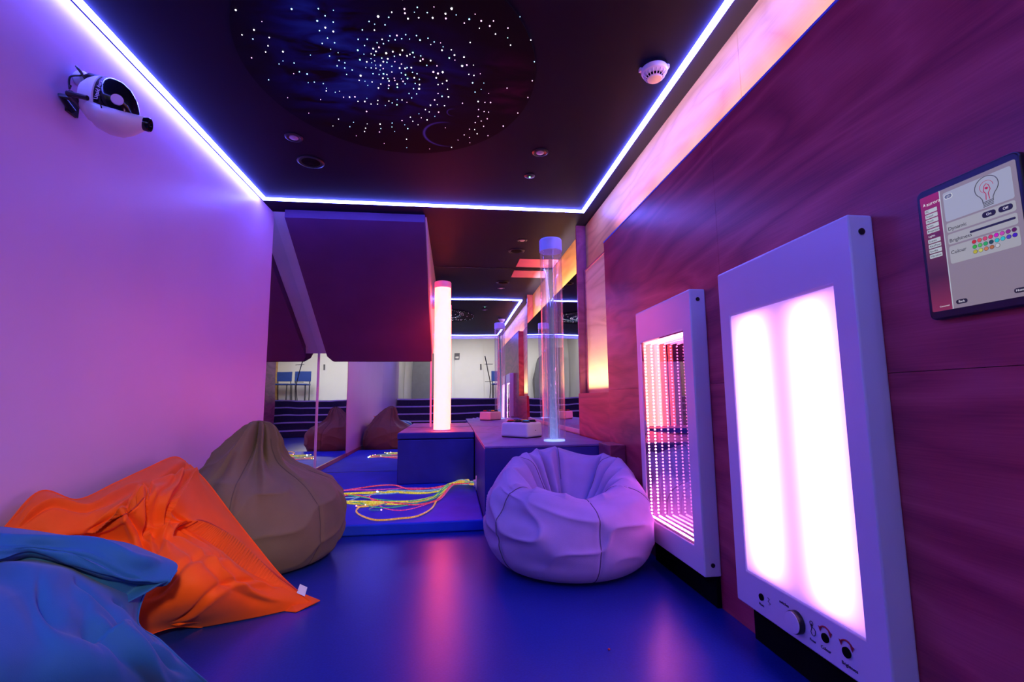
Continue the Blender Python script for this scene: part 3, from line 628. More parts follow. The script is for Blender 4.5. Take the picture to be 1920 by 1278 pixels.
# large one: diffuser over two vertical lamps
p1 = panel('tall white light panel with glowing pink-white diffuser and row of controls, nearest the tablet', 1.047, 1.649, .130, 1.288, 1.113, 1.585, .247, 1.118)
md, td, bd = nt('panel_diffuser'); setp(bd, Base_Color=(.8, .8, .8), Roughness=.5)
tcd = node(td, 'ShaderNodeTexCoord'); sd = node(td, 'ShaderNodeSeparateXYZ'); td.links.new(tcd.outputs['Generated'], sd.inputs[0])
def gauss(c, wd, s, ax=1):
    q = vmath(td, 'DIVIDE', vmath(td, 'SUBTRACT', sd.outputs[ax], c), wd)
    return vmath(td, 'MULTIPLY', vmath(td, 'EXPONENT', vmath(td, 'MULTIPLY', vmath(td, 'MULTIPLY', q, q), -1.0), None), s)
bars = vmath(td, 'ADD', gauss(.215, .165, 1), gauss(.775, .175, 1))
e0 = vmath(td, 'MULTIPLY', vmath(td, 'MULTIPLY', sd.outputs[2], vmath(td, 'SUBTRACT', 1.0, sd.outputs[2])), 4.0)
zf = vmath(td, 'SUBTRACT', 1.0, vmath(td, 'EXPONENT', vmath(td, 'MULTIPLY', e0, -4.4), None))
ints = vmath(td, 'ADD', vmath(td, 'MULTIPLY', bars, zf), .0)
mrn = node(td, 'ShaderNodeMath', operation='MULTIPLY_ADD'); td.links.new(ints, mrn.inputs[0]); mrn.inputs[1].default_value = 5.6; mrn.inputs[2].default_value = 1.0
gs = vmath(td, 'MINIMUM', vmath(td, 'MULTIPLY_ADD', ints, 1.35), 1.0); gs.node.inputs[0].default_value
gn = node(td, 'ShaderNodeCombineXYZ')
gm = vmath(td, 'MULTIPLY_ADD', ints, 3.6); gm.node.inputs[2].default_value = .22
rm = vmath(td, 'MULTIPLY_ADD', ints, 9.5); rm.node.inputs[2].default_value = .50
bm_ = vmath(td, 'MULTIPLY_ADD', ints, 9.0); bm_.node.inputs[2].default_value = .80
# cooler dip between the lamps
td.links.new(rm, gn.inputs[0]); td.links.new(gm, gn.inputs[1]); td.links.new(bm_, gn.inputs[2])
td.links.new(gn.outputs[0], bd.inputs['Emission Color']); bd.inputs['Emission Strength'].default_value = PANEL_POW/3.0
B(XF+.004, XF+.010, 1.114, 1.584, .248, 1.117).build('diffuser', md, p1)
m_print = mat('black_print', (.012, .012, .03), rough=.5)
m_redprint = mat('red_print', (.30, .01, .03), rough=.5)
def knobhole(y, z, r=.0105):
    MB().lathe([(r, -.001), (r, -.005), (r*.6, -.006)], (XF, y, z), 'x', 24).build('socket', m_matblack, p1)
knobhole(1.508, .190); knobhole(1.242, .190, .0115); knobhole(1.172, .188, .0125)
kb = MB().lathe([(.031, -.001), (.031, -.014), (.030, -.017)], (XF, 1.348, .184), 'x', 40).build('push_button', m_black, p1)
MB().lathe([(.0285, -.016), (.0285, -.019), (.026, -.0195), (0, -.0195)], (XF, 1.348, .184), 'x', 40).build('button_face', m_white, kb)
def rt(body, size, y, z, m, par=p1, bold=0):
    pl = WL(par); return textm('printed_lettering', body, size, Vector((XF-.0008, y, z))-pl, m, par, mtx=RW, align='CENTER', bold=bold)
rt('Music', .011, 1.512, .165, m_print); rt('Press', .010, 1.292, .160, m_print); rt('Colour', .012, 1.245, .160, m_print); rt('Brightness', .012, 1.168, .156, m_print)
rt('switches', .012, 1.402, .212, m_print)
def arrow(y, z):
    mb = MB(); pts = [(XF-.001, y+.022*math.cos(a), z+.022*math.sin(a)) for a in [math.radians(q) for q in range(35, 150, 8)]]
    mb.tube(pts, .0022, 6)
    for k, sgn in ((0, -1), (-1, 1)):
        p = pts[k]; mb.add([(p[0]-.001, p[1]+sgn*(-.006), p[2]+.004), (p[0]-.001, p[1]+sgn*.007, p[2]+.004), (p[0]-.001, p[1]+sgn*.001 , p[2]-.010)], [(0, 1, 2)])
    mb.build('arrow_symbol', m_redprint, p1)
arrow(1.242, .195); arrow(1.172, .194)
hp = [(0, 0), (.004, .010), (.001, .020), (.004, .022), (.008, .012), (.013, .012), (.017, .008), (.016, -.002), (.010, -.008), (.003, -.006)]
MB().tube([(XF-.001, 1.296-a, .182+b) for a, b in hp], .0009, 6, closed=True).build('hand_symbol', m_print, p1)
MB().tube([(XF-.001, 1.292+.006*math.cos(a*.7), .205+.006*math.sin(a*.7)) for a in range(9)], .0008, 6, closed=True).build('ring_symbol', m_print, p1)
MB().tube([(XF-.001, 1.478, .200), (XF-.001, 1.470, .196), (XF-.001, 1.478, .190), (XF-.001, 1.466, .184), (XF-.001, 1.474, .180)], .0009, 6).build('note_symbol', m_print, p1)

# smaller one: infinity tunnel
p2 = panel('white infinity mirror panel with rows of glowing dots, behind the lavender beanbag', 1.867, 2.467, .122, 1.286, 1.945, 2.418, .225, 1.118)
GAP = .036
B(XF+.004+GAP, XF+.008+GAP, 1.945, 2.418, .225, 1.118).build('rear_mirror', mirror_mat('rear_mirror', .0, 1), p2)
mh, thn, bh = nt('half_silvered_glass'); thn.nodes.remove(bh)
trh = node(thn, 'ShaderNodeBsdfTransparent'); trh.inputs[0].default_value = (.97, .97, .97, 1); glh = node(thn, 'ShaderNodeBsdfGlossy'); glh.inputs['Roughness'].default_value = 0; glh.inputs[0].default_value = (.97, .97, .97, 1)
mh2 = node(thn, 'ShaderNodeMixShader'); mh2.inputs[0].default_value = .55
thn.links.new(trh.outputs[0], mh2.inputs[1]); thn.links.new(glh.outputs[0], mh2.inputs[2]); thn.links.new(mh2.outputs[0], thn.nodes['Material Output'].inputs[0])
MB().add([(XF+.004, 1.945, .225), (XF+.004, 2.418, .225), (XF+.004, 2.418, 1.118), (XF+.004, 1.945, 1.118)], [(0, 1, 2, 3)]).build('half_mirror', mh, p2)
m_dot = emit('tunnel_led', TUNNEL_COL, TUNNEL_POW)
xm = XF+.004+GAP/2
for q in ((1.9452, 1.9475, .2252, 1.1178), (2.4155, 2.4178, .2252, 1.1178), (1.9475, 2.4155, .2252, .2275), (1.9475, 2.4155, 1.1155, 1.1178)):
    B(XF+.0045, XF+.0398, *q).build('liner', m_matblack, p2)
def dots(a, b, n):
    mb = MB()
    for i in range(n):
        s = (i+.5)/n; mb.sphere((xm, a[0]+(b[0]-a[0])*s, a[1]+(b[1]-a[1])*s), .0044, 8, 6)
    mb.build('led_row', m_dot, p2)
dots((1.951, .235), (1.951, 1.108), 52); dots((2.412, .235), (2.412, 1.108), 52); dots((1.955, .231), (2.408, .231), 30); dots((1.955, 1.112), (2.408, 1.112), 30)

# ------------------------------------------------------------------ tablet on the wall
ty0, ty1, tz0, tz1 = .713, .913, .991, 1.283
tb = thing('wall_tablet', 'black-framed control tablet with a colourful lighting menu on the plywood wall', 'tablet', (R1-.001, (ty0+ty1)/2, tz0), mtx=RW)
cu = 0; Wt, Ht = ty1-ty0, tz1-tz0
MB().rrect(0, Ht/2, Wt, Ht, .014, .0, .020).build('case', m_black, tb, world=False, bevel=.004, bseg=3)
def scr(n, c, p): return emit(n, c, p, base=(.01, .01, .01))
Z = .0203
def U(y): return -(y-(ty0+ty1)/2)
ul, ur, vb, vt = -.091, .093, .018, .276
SW, SH = ur-ul, vt-vb
def sr(name, u0, u1, v0, v1, r, z, c, par=tb, p=1.0):
    u0, u1 = ul+SW*u0, ul+SW*u1; v0, v1 = vb+SH*v0, vb+SH*v1
    return MB().rrect((u0+u1)/2, (v0+v1)/2, u1-u0, v1-v0, r, z, z+.0003, 4).build(name, scr(name, c, p), par, world=False)
scn = sr('screen', 0, 1, 0, 1, .004, Z, (.27, .22, .28))
# sidebar with a soft procedural gradient (the lit picture on the display)
ms, ts, bs = nt('sidebar'); setp(bs, Base_Color=(.01, .01, .01)); tcs = node(ts, 'ShaderNodeTexCoord'); ss = node(ts, 'ShaderNodeSeparateXYZ'); ts.links.new(tcs.outputs['Generated'], ss.inputs[0])
rs = node(ts, 'ShaderNodeValToRGB'); ts.links.new(ss.outputs[1], rs.inputs[0]); e = rs.color_ramp.elements
e[0].color = (.28, .03, .09, 1); e[0].position = 0; e[1].color = (.36, .02, .17, 1); e[1].position = 1
q = e.new(.3); q.color = (.07, .015, .045, 1); q = e.new(.55); q.color = (.14, .03, .07, 1)
ts.links.new(rs.outputs[0], bs.inputs['Emission Color']); bs.inputs['Emission Strength'].default_value = .9
MB().rrect(ul+SW*.115, vb+SH*.5, SW*.23, SH, .003, Z+.0003, Z+.0006, 4).build('sidebar', ms, scn, world=False)
sr('sidebar_edge', .230, .240, 0, 1, .0005, Z+.0007, (.5, .55, .65), scn)
for nme, v0, v1 in (('picture_card', .72, .965), ('switch_card', .625, .705), ('slider_card', .525, .61), ('palette_card', .365, .51)):
    sr(nme, .27, .955, v0, v1, .004, Z+.0004, (.42, .42, .46) if v0 < .7 else (.40, .42, .56), scn, .95)
Zt = Z+.0012
m_ink = scr('screen_ink', (.015, .015, .02), 1); m_lite = scr('screen_light', (.75, .72, .8), 1)
def st(body, size, u, v, m=m_ink, al='LEFT'): return textm('screen_text', body, size, Vector((ul+SW*u, vb+SH*v, Zt)), m, scn, ext=.0001, align=al)
st('aurora', .0112, .075, .925, m_lite); MB().add([(ul+.006, vb+SH*.915, Zt), (ul+.009, vb+SH*.945, Zt), (ul+.012, vb+SH*.915, Zt), (ul+.009, vb+SH*.922, Zt)], [(0, 1, 2, 3)]).build('logo_mark', m_lite, scn, world=False)
for i, wd in enumerate(('PC', 'Sound', 'Mood', 'Scent', 'Projectors', 'Lights', 'Scenes', 'AlexPixel', 'Smoke', 'Vibration')):
    v1 = .880-.0435*i
    if wd != 'Lights': sr('menu_button', .045, .19, v1-.034, v1, .001, Z+.0008, (.50, .55, .60), scn)
    else: sr('menu_button', .045, .205, v1-.034, v1, .001, Z+.0008, (.12, .02, .07), scn)
    st(wd, .0062, .055, v1-.018, m_ink if wd != 'Lights' else m_lite)
sr('pill', .285, .375, .905, .945, .004, Z+.0008, (.75, .75, .8), scn); sr('pill', .29, .370, .909, .941, .004, Z+.0010, (.10, .12, .25), scn); st('Lights', .0075, .33, .925, m_lite, 'CENTER')
st('Dynamic', .0105, .285, .652); st('Brightness', .0105, .285, .553); st('Colour', .0105, .285, .455)
for u0, bd2 in ((.645, 'On'), (.80, 'Off')):
    sr('toggle', u0, u0+.13, .645, .69, .005, Z+.0008, (.01, .01, .015), scn); st(bd2, .007, u0+.065, .667, m_lite, 'CENTER')
sr('slider', .505, .94, .565, .582, .002, Z+.0008, (.01, .012, .03), scn)
pal = [[(.6,.02,.01),(.7,.08,.06),(.65,.06,.12),(.65,.03,.1),(.6,.01,.5),(.55,.06,.45),(.25,.02,.25),(.1,.005,.08)],
       [(.03,.45,.02),(.08,.5,.08),(.02,.4,.1),(.01,.06,.06),(.01,.5,.55),(.02,.55,.6),(.07,.05,.5),(.05,.01,.5)],
       [(.5,.45,.01),(.6,.6,.1),(.6,.2,.06),(.45,.15,.01),(.55,.55,.6)]]
for j, row in enumerate(pal):
    for i, c in enumerate(row):
        u, v_ = ul+SW*(.535+.054*i), vb+SH*(.490-.040*j)
        MB().lathe([(.0042, Z+.0008), (.0042, Z+.0010)], (u, v_, 0), seg=20).build('colour_ring', m_ink, scn, world=False)
        MB().lathe([(.0036, Z+.0010), (.0036, Z+.0012)], (u, v_, 0), seg=20).build('colour_dot', scr('swatch', c, 1.0), scn, world=False)
for u0, bd2 in ((.275, 'Back'), (.84, 'Home')):
    sr('pill', u0, u0+.12, .03, .065, .004, Z+.0008, (.01, .01, .015), scn); st(bd2, .0065, u0+.06, .048, m_lite, 'CENTER')
st('Connected', .0045, .09, .035, m_lite)
bx, by = ul+SW*.72, vb+SH*.865
gp = []
for a in range(-50, 231, 10): gp.append((bx+.021*math.cos(math.radians(a)), by+.004+.021*math.sin(math.radians(a)), Zt))
gp = [(bx+.009, by-.028, Zt), (bx+.0095, by-.020, Zt)]+gp+[(bx-.0095, by-.020, Zt), (bx-.009, by-.028, Zt)]
mb = MB().tube(gp, .0007, 5)
for k in range(4): mb.tube([(bx-.009, by-.026-.003*k, Zt), (bx+.009, by-.0245-.003*k, Zt)], .0007, 5)
mb.build('bulb_drawing', scr('bulb_line', (.06, .06, .09), 1), scn, world=False)
mb = MB().tube([(bx+.012*math.cos(a*.4), by+.004+.012*math.sin(a*.4), Zt) for a in range(12)], .0004, 5)
mb.tube([(bx-.003, by-.022, Zt), (bx-.002, by-.010, Zt), (bx-.006, by-.003, Zt), (bx-.004, by+.006, Zt), (bx, by+.010, Zt), (bx+.004, by+.006, Zt), (bx+.006, by-.003, Zt), (bx+.002, by-.010, Zt), (bx+.003, by-.022, Zt)], .0007, 5)
mb.sphere((bx, by+.001, Zt), .0028, 8, 5).build('filament_drawing', scr('filament_line', (.45, .02, .10), 1), scn, world=False)

# ------------------------------------------------------------------ wheel projector on the left wall
pr = thing('effect_projector', 'white and black wheel projector fixed high on the white left wall', 'projector', (-W, 1.93, 1.95))
pc = Vector((-1.312, 1.885, 1.972)); m_pj = Matrix.Rotation(0, 4, 'Z')
u = Vector((.94, .20, -.09)).normalized(); vv = Vector((.20, .10, .97)); vv = (vv-u*vv.dot(u)).normalized(); ww = u.cross(vv)
def PL(a, b, c): return tuple(pc+u*a*.90+vv*b*.92+ww*c*.92)
def loft(secs, seg=28):
    mb = MB(); v = []; f = []
    for (a, b0, c0_, rb, rc) in secs:
        for i in range(seg):
            t = 2*PI*i/seg; v.append(PL(a, b0+rb*math.sin(t), c0_+rc*math.cos(t)))
    for j in range(len(secs)-1):
        for i in range(seg):
            k = (i+1) % seg; f.append((j*seg+i, j*seg+k, (j+1)*seg+k, (j+1)*seg+i))
    f.append(tuple(reversed(range(seg)))); f.append(tuple((len(secs)-1)*seg+i for i in range(seg)))
    return mb.add(v, f, True)
loft([(-.092, .0, 0, .040, .045), (-.088, .0, 0, .064, .066), (-.068, .0, 0, .085, .082), (-.050, .002, 0, .094, .090), (-.028, .004, 0, .099, .093), (-.024, .004, 0, .096, .090)]).build('rear_shell', m_plastic, pr)
loft([(-.06, -.055, 0, .030, .06), (-.04, -.064, 0, .042, .078), (.00, -.078, 0, .042, .086), (.045, -.080, 0, .042, .082), (.085, -.072, 0, .038, .062), (.112, -.062, 0, .033, .042), (.128, -.056, 0, .030, .033), (.134, -.056, 0, .023, .026)]).build('nose_shell', m_plastic, pr)
# black wheel housing: dome standing on the nose shell
loft([(-.030, .006, 0, .086, .084), (-.015, .008, 0, .096, .092), (.01, .008, 0, .097, .093), (.04, .004, 0, .090, .088), (.066, -.004, 0, .076, .078), (.084, -.014, 0, .056, .062), (.092, -.018, 0, .034, .040)]).build('wheel_housing', mat('gloss_black', (.006, .006, .01), rough=.12), pr)
mb = MB(); 
cc = PL(.085, .018, .050)
nrm = (u*.45+ww*.80+vv*.35).normalized(); a1 = nrm.cross(Vector((0, 0, 1))).normalized(); a2 = nrm.cross(a1)
for rr, nm, mt_, z0_ in ((.019, 'wheel_label', m_trim, .0),):
    nrm = (u*.40+ww*.9-vv*.12).normalized(); a1 = nrm.cross(Vector((0, 0, 1))).normalized(); a2 = nrm.cross(a1); c3 = pc+u*.050+vv*-.020+ww*.0725
    v = [tuple(c3+nrm*dz+a1*rr*math.cos(2*PI*i/28)+a2*rr*math.sin(2*PI*i/28)) for dz in (0, .008) for i in range(28)]
    MB().add(v, [tuple(range(27, -1, -1)), tuple(range(28, 56))]+[(i, (i+1) % 28, 28+(i+1) % 28, 28+i) for i in range(28)]).build(nm, mt_, pr)
c3 = pc+u*.119+vv*-.0515
v = []
for dz, rr in ((-.004, .025), (.014, .027), (.020, .024), (.020, .017), (.012, .014)):
    v += [tuple(c3+u*dz+vv*rr*math.cos(2*PI*i/28)+ww*rr*math.sin(2*PI*i/28)) for i in range(28)]
f = []
for j in range(4): f += [(j*28+i, j*28+(i+1) % 28, (j+1)*28+(i+1) % 28, (j+1)*28+i) for i in range(28)]
f += [tuple(range(27, -1, -1)), tuple(range(112, 140))]
MB().add(v, f, True).build('lens', mat('lens_black', (.006, .006, .01), rough=.08), pr)
mb = MB().tube([PL(-.10, -.03, .02), PL(-.15, -.03, .03), (-W+.012, 1.88, 1.93)], .012, 10)
mb.box(-W+.001, -W+.012, 1.86, 1.91, 1.92, 1.98); mb.tube([PL(-.105, -.045, .085), PL(-.03, -.055, .100)], .009, 10); mb.tube([PL(-.09, -.04, 0), PL(-.095, -.045, .085)], .014, 10)
mb.build('bracket', m_black, pr)
MB().tube([tuple(q) for q in catmull([PL(-.085, .06, .03), PL(-.12, .10, .05), (-W+.04, 1.87, 2.075), (-W+.015, 1.85, 2.05), (-W+.02, 1.845, 2.0), PL(-.12, .01, .05)], 40)], .0035, 8).build('power_cable', m_black, pr)
MB().lathe([(.024, 0), (.030, .01), (.030, .03), (.020, .04)], (-W+.001, 1.90, 2.075), 'x', 20).build('cable_outlet', m_plastic, pr)
loft([(-.095, .075, 0, .016, .040), (-.08, .083, 0, .022, .044), (-.02, .088, 0, .018, .040), (-.01, .086, 0, .012, .030)]).build('top_vent', m_black, pr)
dirx = (ww*1.0+u*.0).normalized()
Mt = Matrix((tuple(vv*-1), tuple(u), tuple(ww))).transposed().to_4x4()
Mt = Matrix((tuple(vv), tuple(-u), tuple(ww))).transposed().to_4x4()
textm('lettering', 'Liquid', .018, Vector(tuple(PL(-.006, -.002, .0965)))-WL(pr), m_trim, pr, mtx=Mt, align='RIGHT')
textm('lettering', 'Aura', .015, Vector(tuple(PL(-.006, .004, .0965)))-WL(pr), m_trim, pr, mtx=Mt, align='LEFT')
MB().tube([PL(-.001, -.02, .088), PL(.005, -.05, .086), PL(.015, -.075, .084)], .002, 6).build('strap', m_black, pr)

# ------------------------------------------------------------------ beanbags
def fabric(name, c, rough=.85, bdist=.0015):
    m, t, b = nt(name)
    noise_col(t, b, tuple(x*.92 for x in c), c, 9, bump=.35, bscale=420, bdist=bdist)
    setp(b, Roughness=rough); b.inputs['Sheen Weight'].default_value = .08; b.inputs['Sheen Roughness'].default_value = .5
    b.inputs['Specular IOR Level'].default_value = .18
    return m
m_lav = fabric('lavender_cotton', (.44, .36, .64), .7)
m_olive = fabric('brown_cotton', (.20, .13, .075), .8)
m_orange = fabric('orange_nylon', (.95, .10, .003), .6)
m_bluebag = fabric('blue_nylon', (.018, .11, .33), .65)
m_seam = mat('seam_thread', (.12, .09, .17), rough=.8)
m_seam2 = mat('brown_seam', (.10, .06, .04), rough=.8)
m_seam3 = mat('orange_seam', (.45, .03, .02), rough=.8)
def smooth(a, b, x):
    t = np.clip((x-a)/(b-a), 0, 1); return t*t*(3-2*t)
rs_ = np.random.RandomState(3)
def fnoise(x, y, sx, sy, seed):
    r = np.random.RandomState(seed); o = 0
    for k in range(6):
        fx, fy = r.uniform(.4, 1.6)*sx, r.uniform(.4, 1.6)*sy; o = o+np.sin(x*fx+y*fy*r.choice([-1, 1])+r.uniform(0, 6.3))/(1+.3*k)
    return o/3.5
def gridmesh(P, closed_u=True):
    n, m_, _ = P.shape; v = P.reshape(-1, 3).tolist(); f = []
    for j in range(n-1):
        for i in range(m_ if closed_u else m_-1):
            k = (i+1) % m_; f.append((j*m_+i, j*m_+k, (j+1)*m_+k, (j+1)*m_+i))
    return v, f
def wrink(a, b, seed, amp, fa, fb, sharp=2.0):      # ridged folds
    n = fnoise(a, b, fa, fb, seed); return amp*(1-np.abs(n))**sharp

# -- lavender bag with a sat-in hollow
C = np.array((.60, 2.50)); NT, NP = 288, 190
th_ = np.linspace(0, 2*PI, NT, endpoint=False)
back = .5*(1-np.cos(th_-PI*1.5+PI))          # 1 at the back (+y), 0 at the front
back = .5+.5*np.sin(th_)
rimz = .375+.165*back+.012*np.sin(3*th_+1)+.010*np.sin(5*th_)
rimr = .285+.012*np.sin(2*th_+.5)
P = np.zeros((NP, NT, 3))
for i, a in enumerate(th_):
    rz, rr = rimz[i], rimr[i]; bk = back[i]
    prof = [(0, 0), (.20, 0), (.325, .012), (.395, .07), (.425, .17), (.42+.005*bk, .26), (.385+.02*bk, .33+.07*bk), (rr+.045, rz-.018), (rr, rz), (rr-.045, rz-.022), (rr-.10, rz-.10-.05*bk), (.10, .235), (0, .225)]
    q = catmull(prof, NP)
    P[:, i, 0] = q[:, 0]; P[:, i, 2] = q[:, 1]
tt = np.linspace(0, 1, NP)[:, None]; TH = th_[None, :]
rad_ = P[:, :, 0].copy()
ins = smooth(.62, .78, tt)*(1-smooth(.93, 1, tt)); outs = smooth(.2, .35, tt)*(1-smooth(.55, .66, tt)); rimw = np.exp(-((tt-.66)/.07)**2)
pl = np.sin(TH*7+1.3*np.sin(TH*2+.7)+.8*np.sin(TH*3)); pl = 1-np.abs(pl)**.8
disp = ins*(.075*(pl-.5)+.012*fnoise(TH, tt, 11, 3, 5))+rimw*(.022*(pl-.5))
disp = disp+outs*(.014*fnoise(TH*1.0, tt*10, 3, 2.2, 8)+wrink(TH*2, tt*26, 21, .022, 2.2, 1.0, 4)*np.exp(-((tt-.42)/.16)**2))
# pulled folds on the front near the seam
for (a0, t0, sa, stt, am, kk) in ((4.55, .50, .28, .05, -.022, 0), (4.95, .53, .22, .04, -.020, .4), (3.9, .45, .35, .03, -.014, -.3), (5.3, .56, .3, .03, -.014, .3), (3.6, .34, .4, .03, -.012, .2), (4.3, .28, .35, .025, -.010, -.1)):
    disp = disp+am*np.exp(-((TH-a0)/sa)**2-(((tt-t0)-kk*(TH-a0)*.12)/stt)**2)*outs
seams = [4.80, 5.75, .45, 1.55, 2.55, 3.62]
for s_ in seams:
    d = np.abs((TH-s_+PI) % (2*PI)-PI)*np.maximum(rad_, .05); disp = disp-.007*np.exp(-(d/.008)**2)
P2 = P.copy(); rr = np.maximum(rad_+disp*(rad_ > .05), 0)
hz = P[:, :, 2]+disp*.5*(tt > .6)
X = C[0]+rr*np.cos(TH); Y = C[1]+rr*np.sin(TH)
lim = XF-.004
X = np.where(X > lim-.05, lim-.05*np.exp(-(X-(lim-.05))/.05), X)
lm2 = BY-.004; Y = np.where(Y > lm2-.03, lm2-.03*np.exp(-(Y-(lm2-.03))/.03), Y)
Q = np.stack([X, Y, np.maximum(hz, .002)], 2)
v, f = gridmesh(Q)
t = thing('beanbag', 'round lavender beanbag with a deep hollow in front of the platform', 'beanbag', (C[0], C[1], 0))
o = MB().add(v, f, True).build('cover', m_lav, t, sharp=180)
for s_ in seams[:6]:
    i = int(s_/(2*PI)*NT) % NT
    MB().tube([tuple(Q[j, i]+np.array([math.cos(s_), math.sin(s_), .3])*.0015) for j in range(24, 160, 3)], .0022, 5).build('seam', m_seam, t)

# -- brown teardrop bag against the left wall
C = np.array((-1.015, 2.775)); NT, NP = 288, 170
th_ = np.linspace(0, 2*PI, NT, endpoint=False); TH = th_[None, :]; tt = np.linspace(0, 1, NP)[:, None]
q = catmull([(0, 0), (.22, 0), (.34, .012), (.405, .08), (.422, .19), (.40, .30), (.345, .40), (.265, .485), (.205, .56), (.140, .630), (.095, .680), (.060, .708), (0, .716)], NP)
r_, z_ = q[:, 0][:, None]+0*TH, q[:, 1][:, None]+0*TH
qn = catmull([(0, 0), (.22, 0), (.34, .012), (.405, .08), (.425, .19), (.41, .30), (.36, .385), (.27, .440), (.165, .500), (.115, .565), (.092, .640), (.060, .700), (0, .712)], NP)
wn_ = np.clip(.5+.8*np.cos(TH-.15), 0, 1)
r_ = r_*(1-wn_)+qn[:, 0][:, None]*wn_; z_ = z_*(1-wn_)+qn[:, 1][:, None]*wn_
up = smooth(.40, .85, tt)
pl = np.sin(TH*5+.9*np.sin(TH*2)+.5*np.sin(tt*5)); pl2 = np.sin(TH*9+2+tt*3)
fold = (1-np.abs(pl)**.7-.45)*.34*up*r_+.09*pl2*up*r_
fold = fold+(1-up)*smooth(.15, .3, tt)*(.013*fnoise(TH, tt*8, 3, 2, 31)+wrink(TH*3, tt*20, 33, .018, 1.5, 1.0, 4))
for s_ in (.3, 1.4, 2.5, 3.6, 4.75, 5.75):
    d = np.abs((TH-s_+PI) % (2*PI)-PI)*np.maximum(r_, .04); fold = fold-.008*np.exp(-(d/.009)**2)
for (a0, t0, sa, stt, am) in ((5.35, .74, .14, .16, -.075), (4.75, .72, .12, .14, -.06), (5.0, .60, .13, .16, -.05), (4.3, .55, .14, .14, -.035), (5.6, .52, .14, .10, -.03), (4.0, .7, .2, .1, -.02)):
    fold = fold+am*np.exp(-((TH-a0)/sa)**2-((tt-t0)/stt)**2)
rr = np.maximum(r_+fold*(r_ > .03), 0)
sh = smooth(.35, 1, tt)
X = C[0]+rr*np.cos(TH)+sh*(-.02+.02*np.sin(tt*9)); Y = C[1]+rr*np.sin(TH)-sh*.06
X = np.where(X < -W+.018+.05, -W+.018+.05*np.exp((X-(-W+.068))/.05), X)
zz = z_-.02*sh*np.cos(TH-2.0)*(r_ > .05)
Q = np.stack([X, Y, np.maximum(zz, .002)], 2); v, f = gridmesh(Q)
t = thing('beanbag', 'brown teardrop beanbag with a gathered top against the left wall', 'beanbag', (C[0], C[1], 0))
MB().add(v, f, True).build('cover', m_olive, t, sharp=180)
for s_ in (.3, 1.4, 2.5, 3.6, 4.75, 5.75):
    i = int(s_/(2*PI)*NT) % NT
    MB().tube([tuple(Q[j, i]+np.array([math.cos(s_), math.sin(s_), .3])*.0012) for j in range(26, 140, 3)], .0020, 5).build('seam', m_seam2, t)
i0 = NP-14
MB().tube([tuple(Q[i0, k]) for k in range(0, NT, 12)], .006, 6, closed=True).build('collar_hem', m_olive, t)

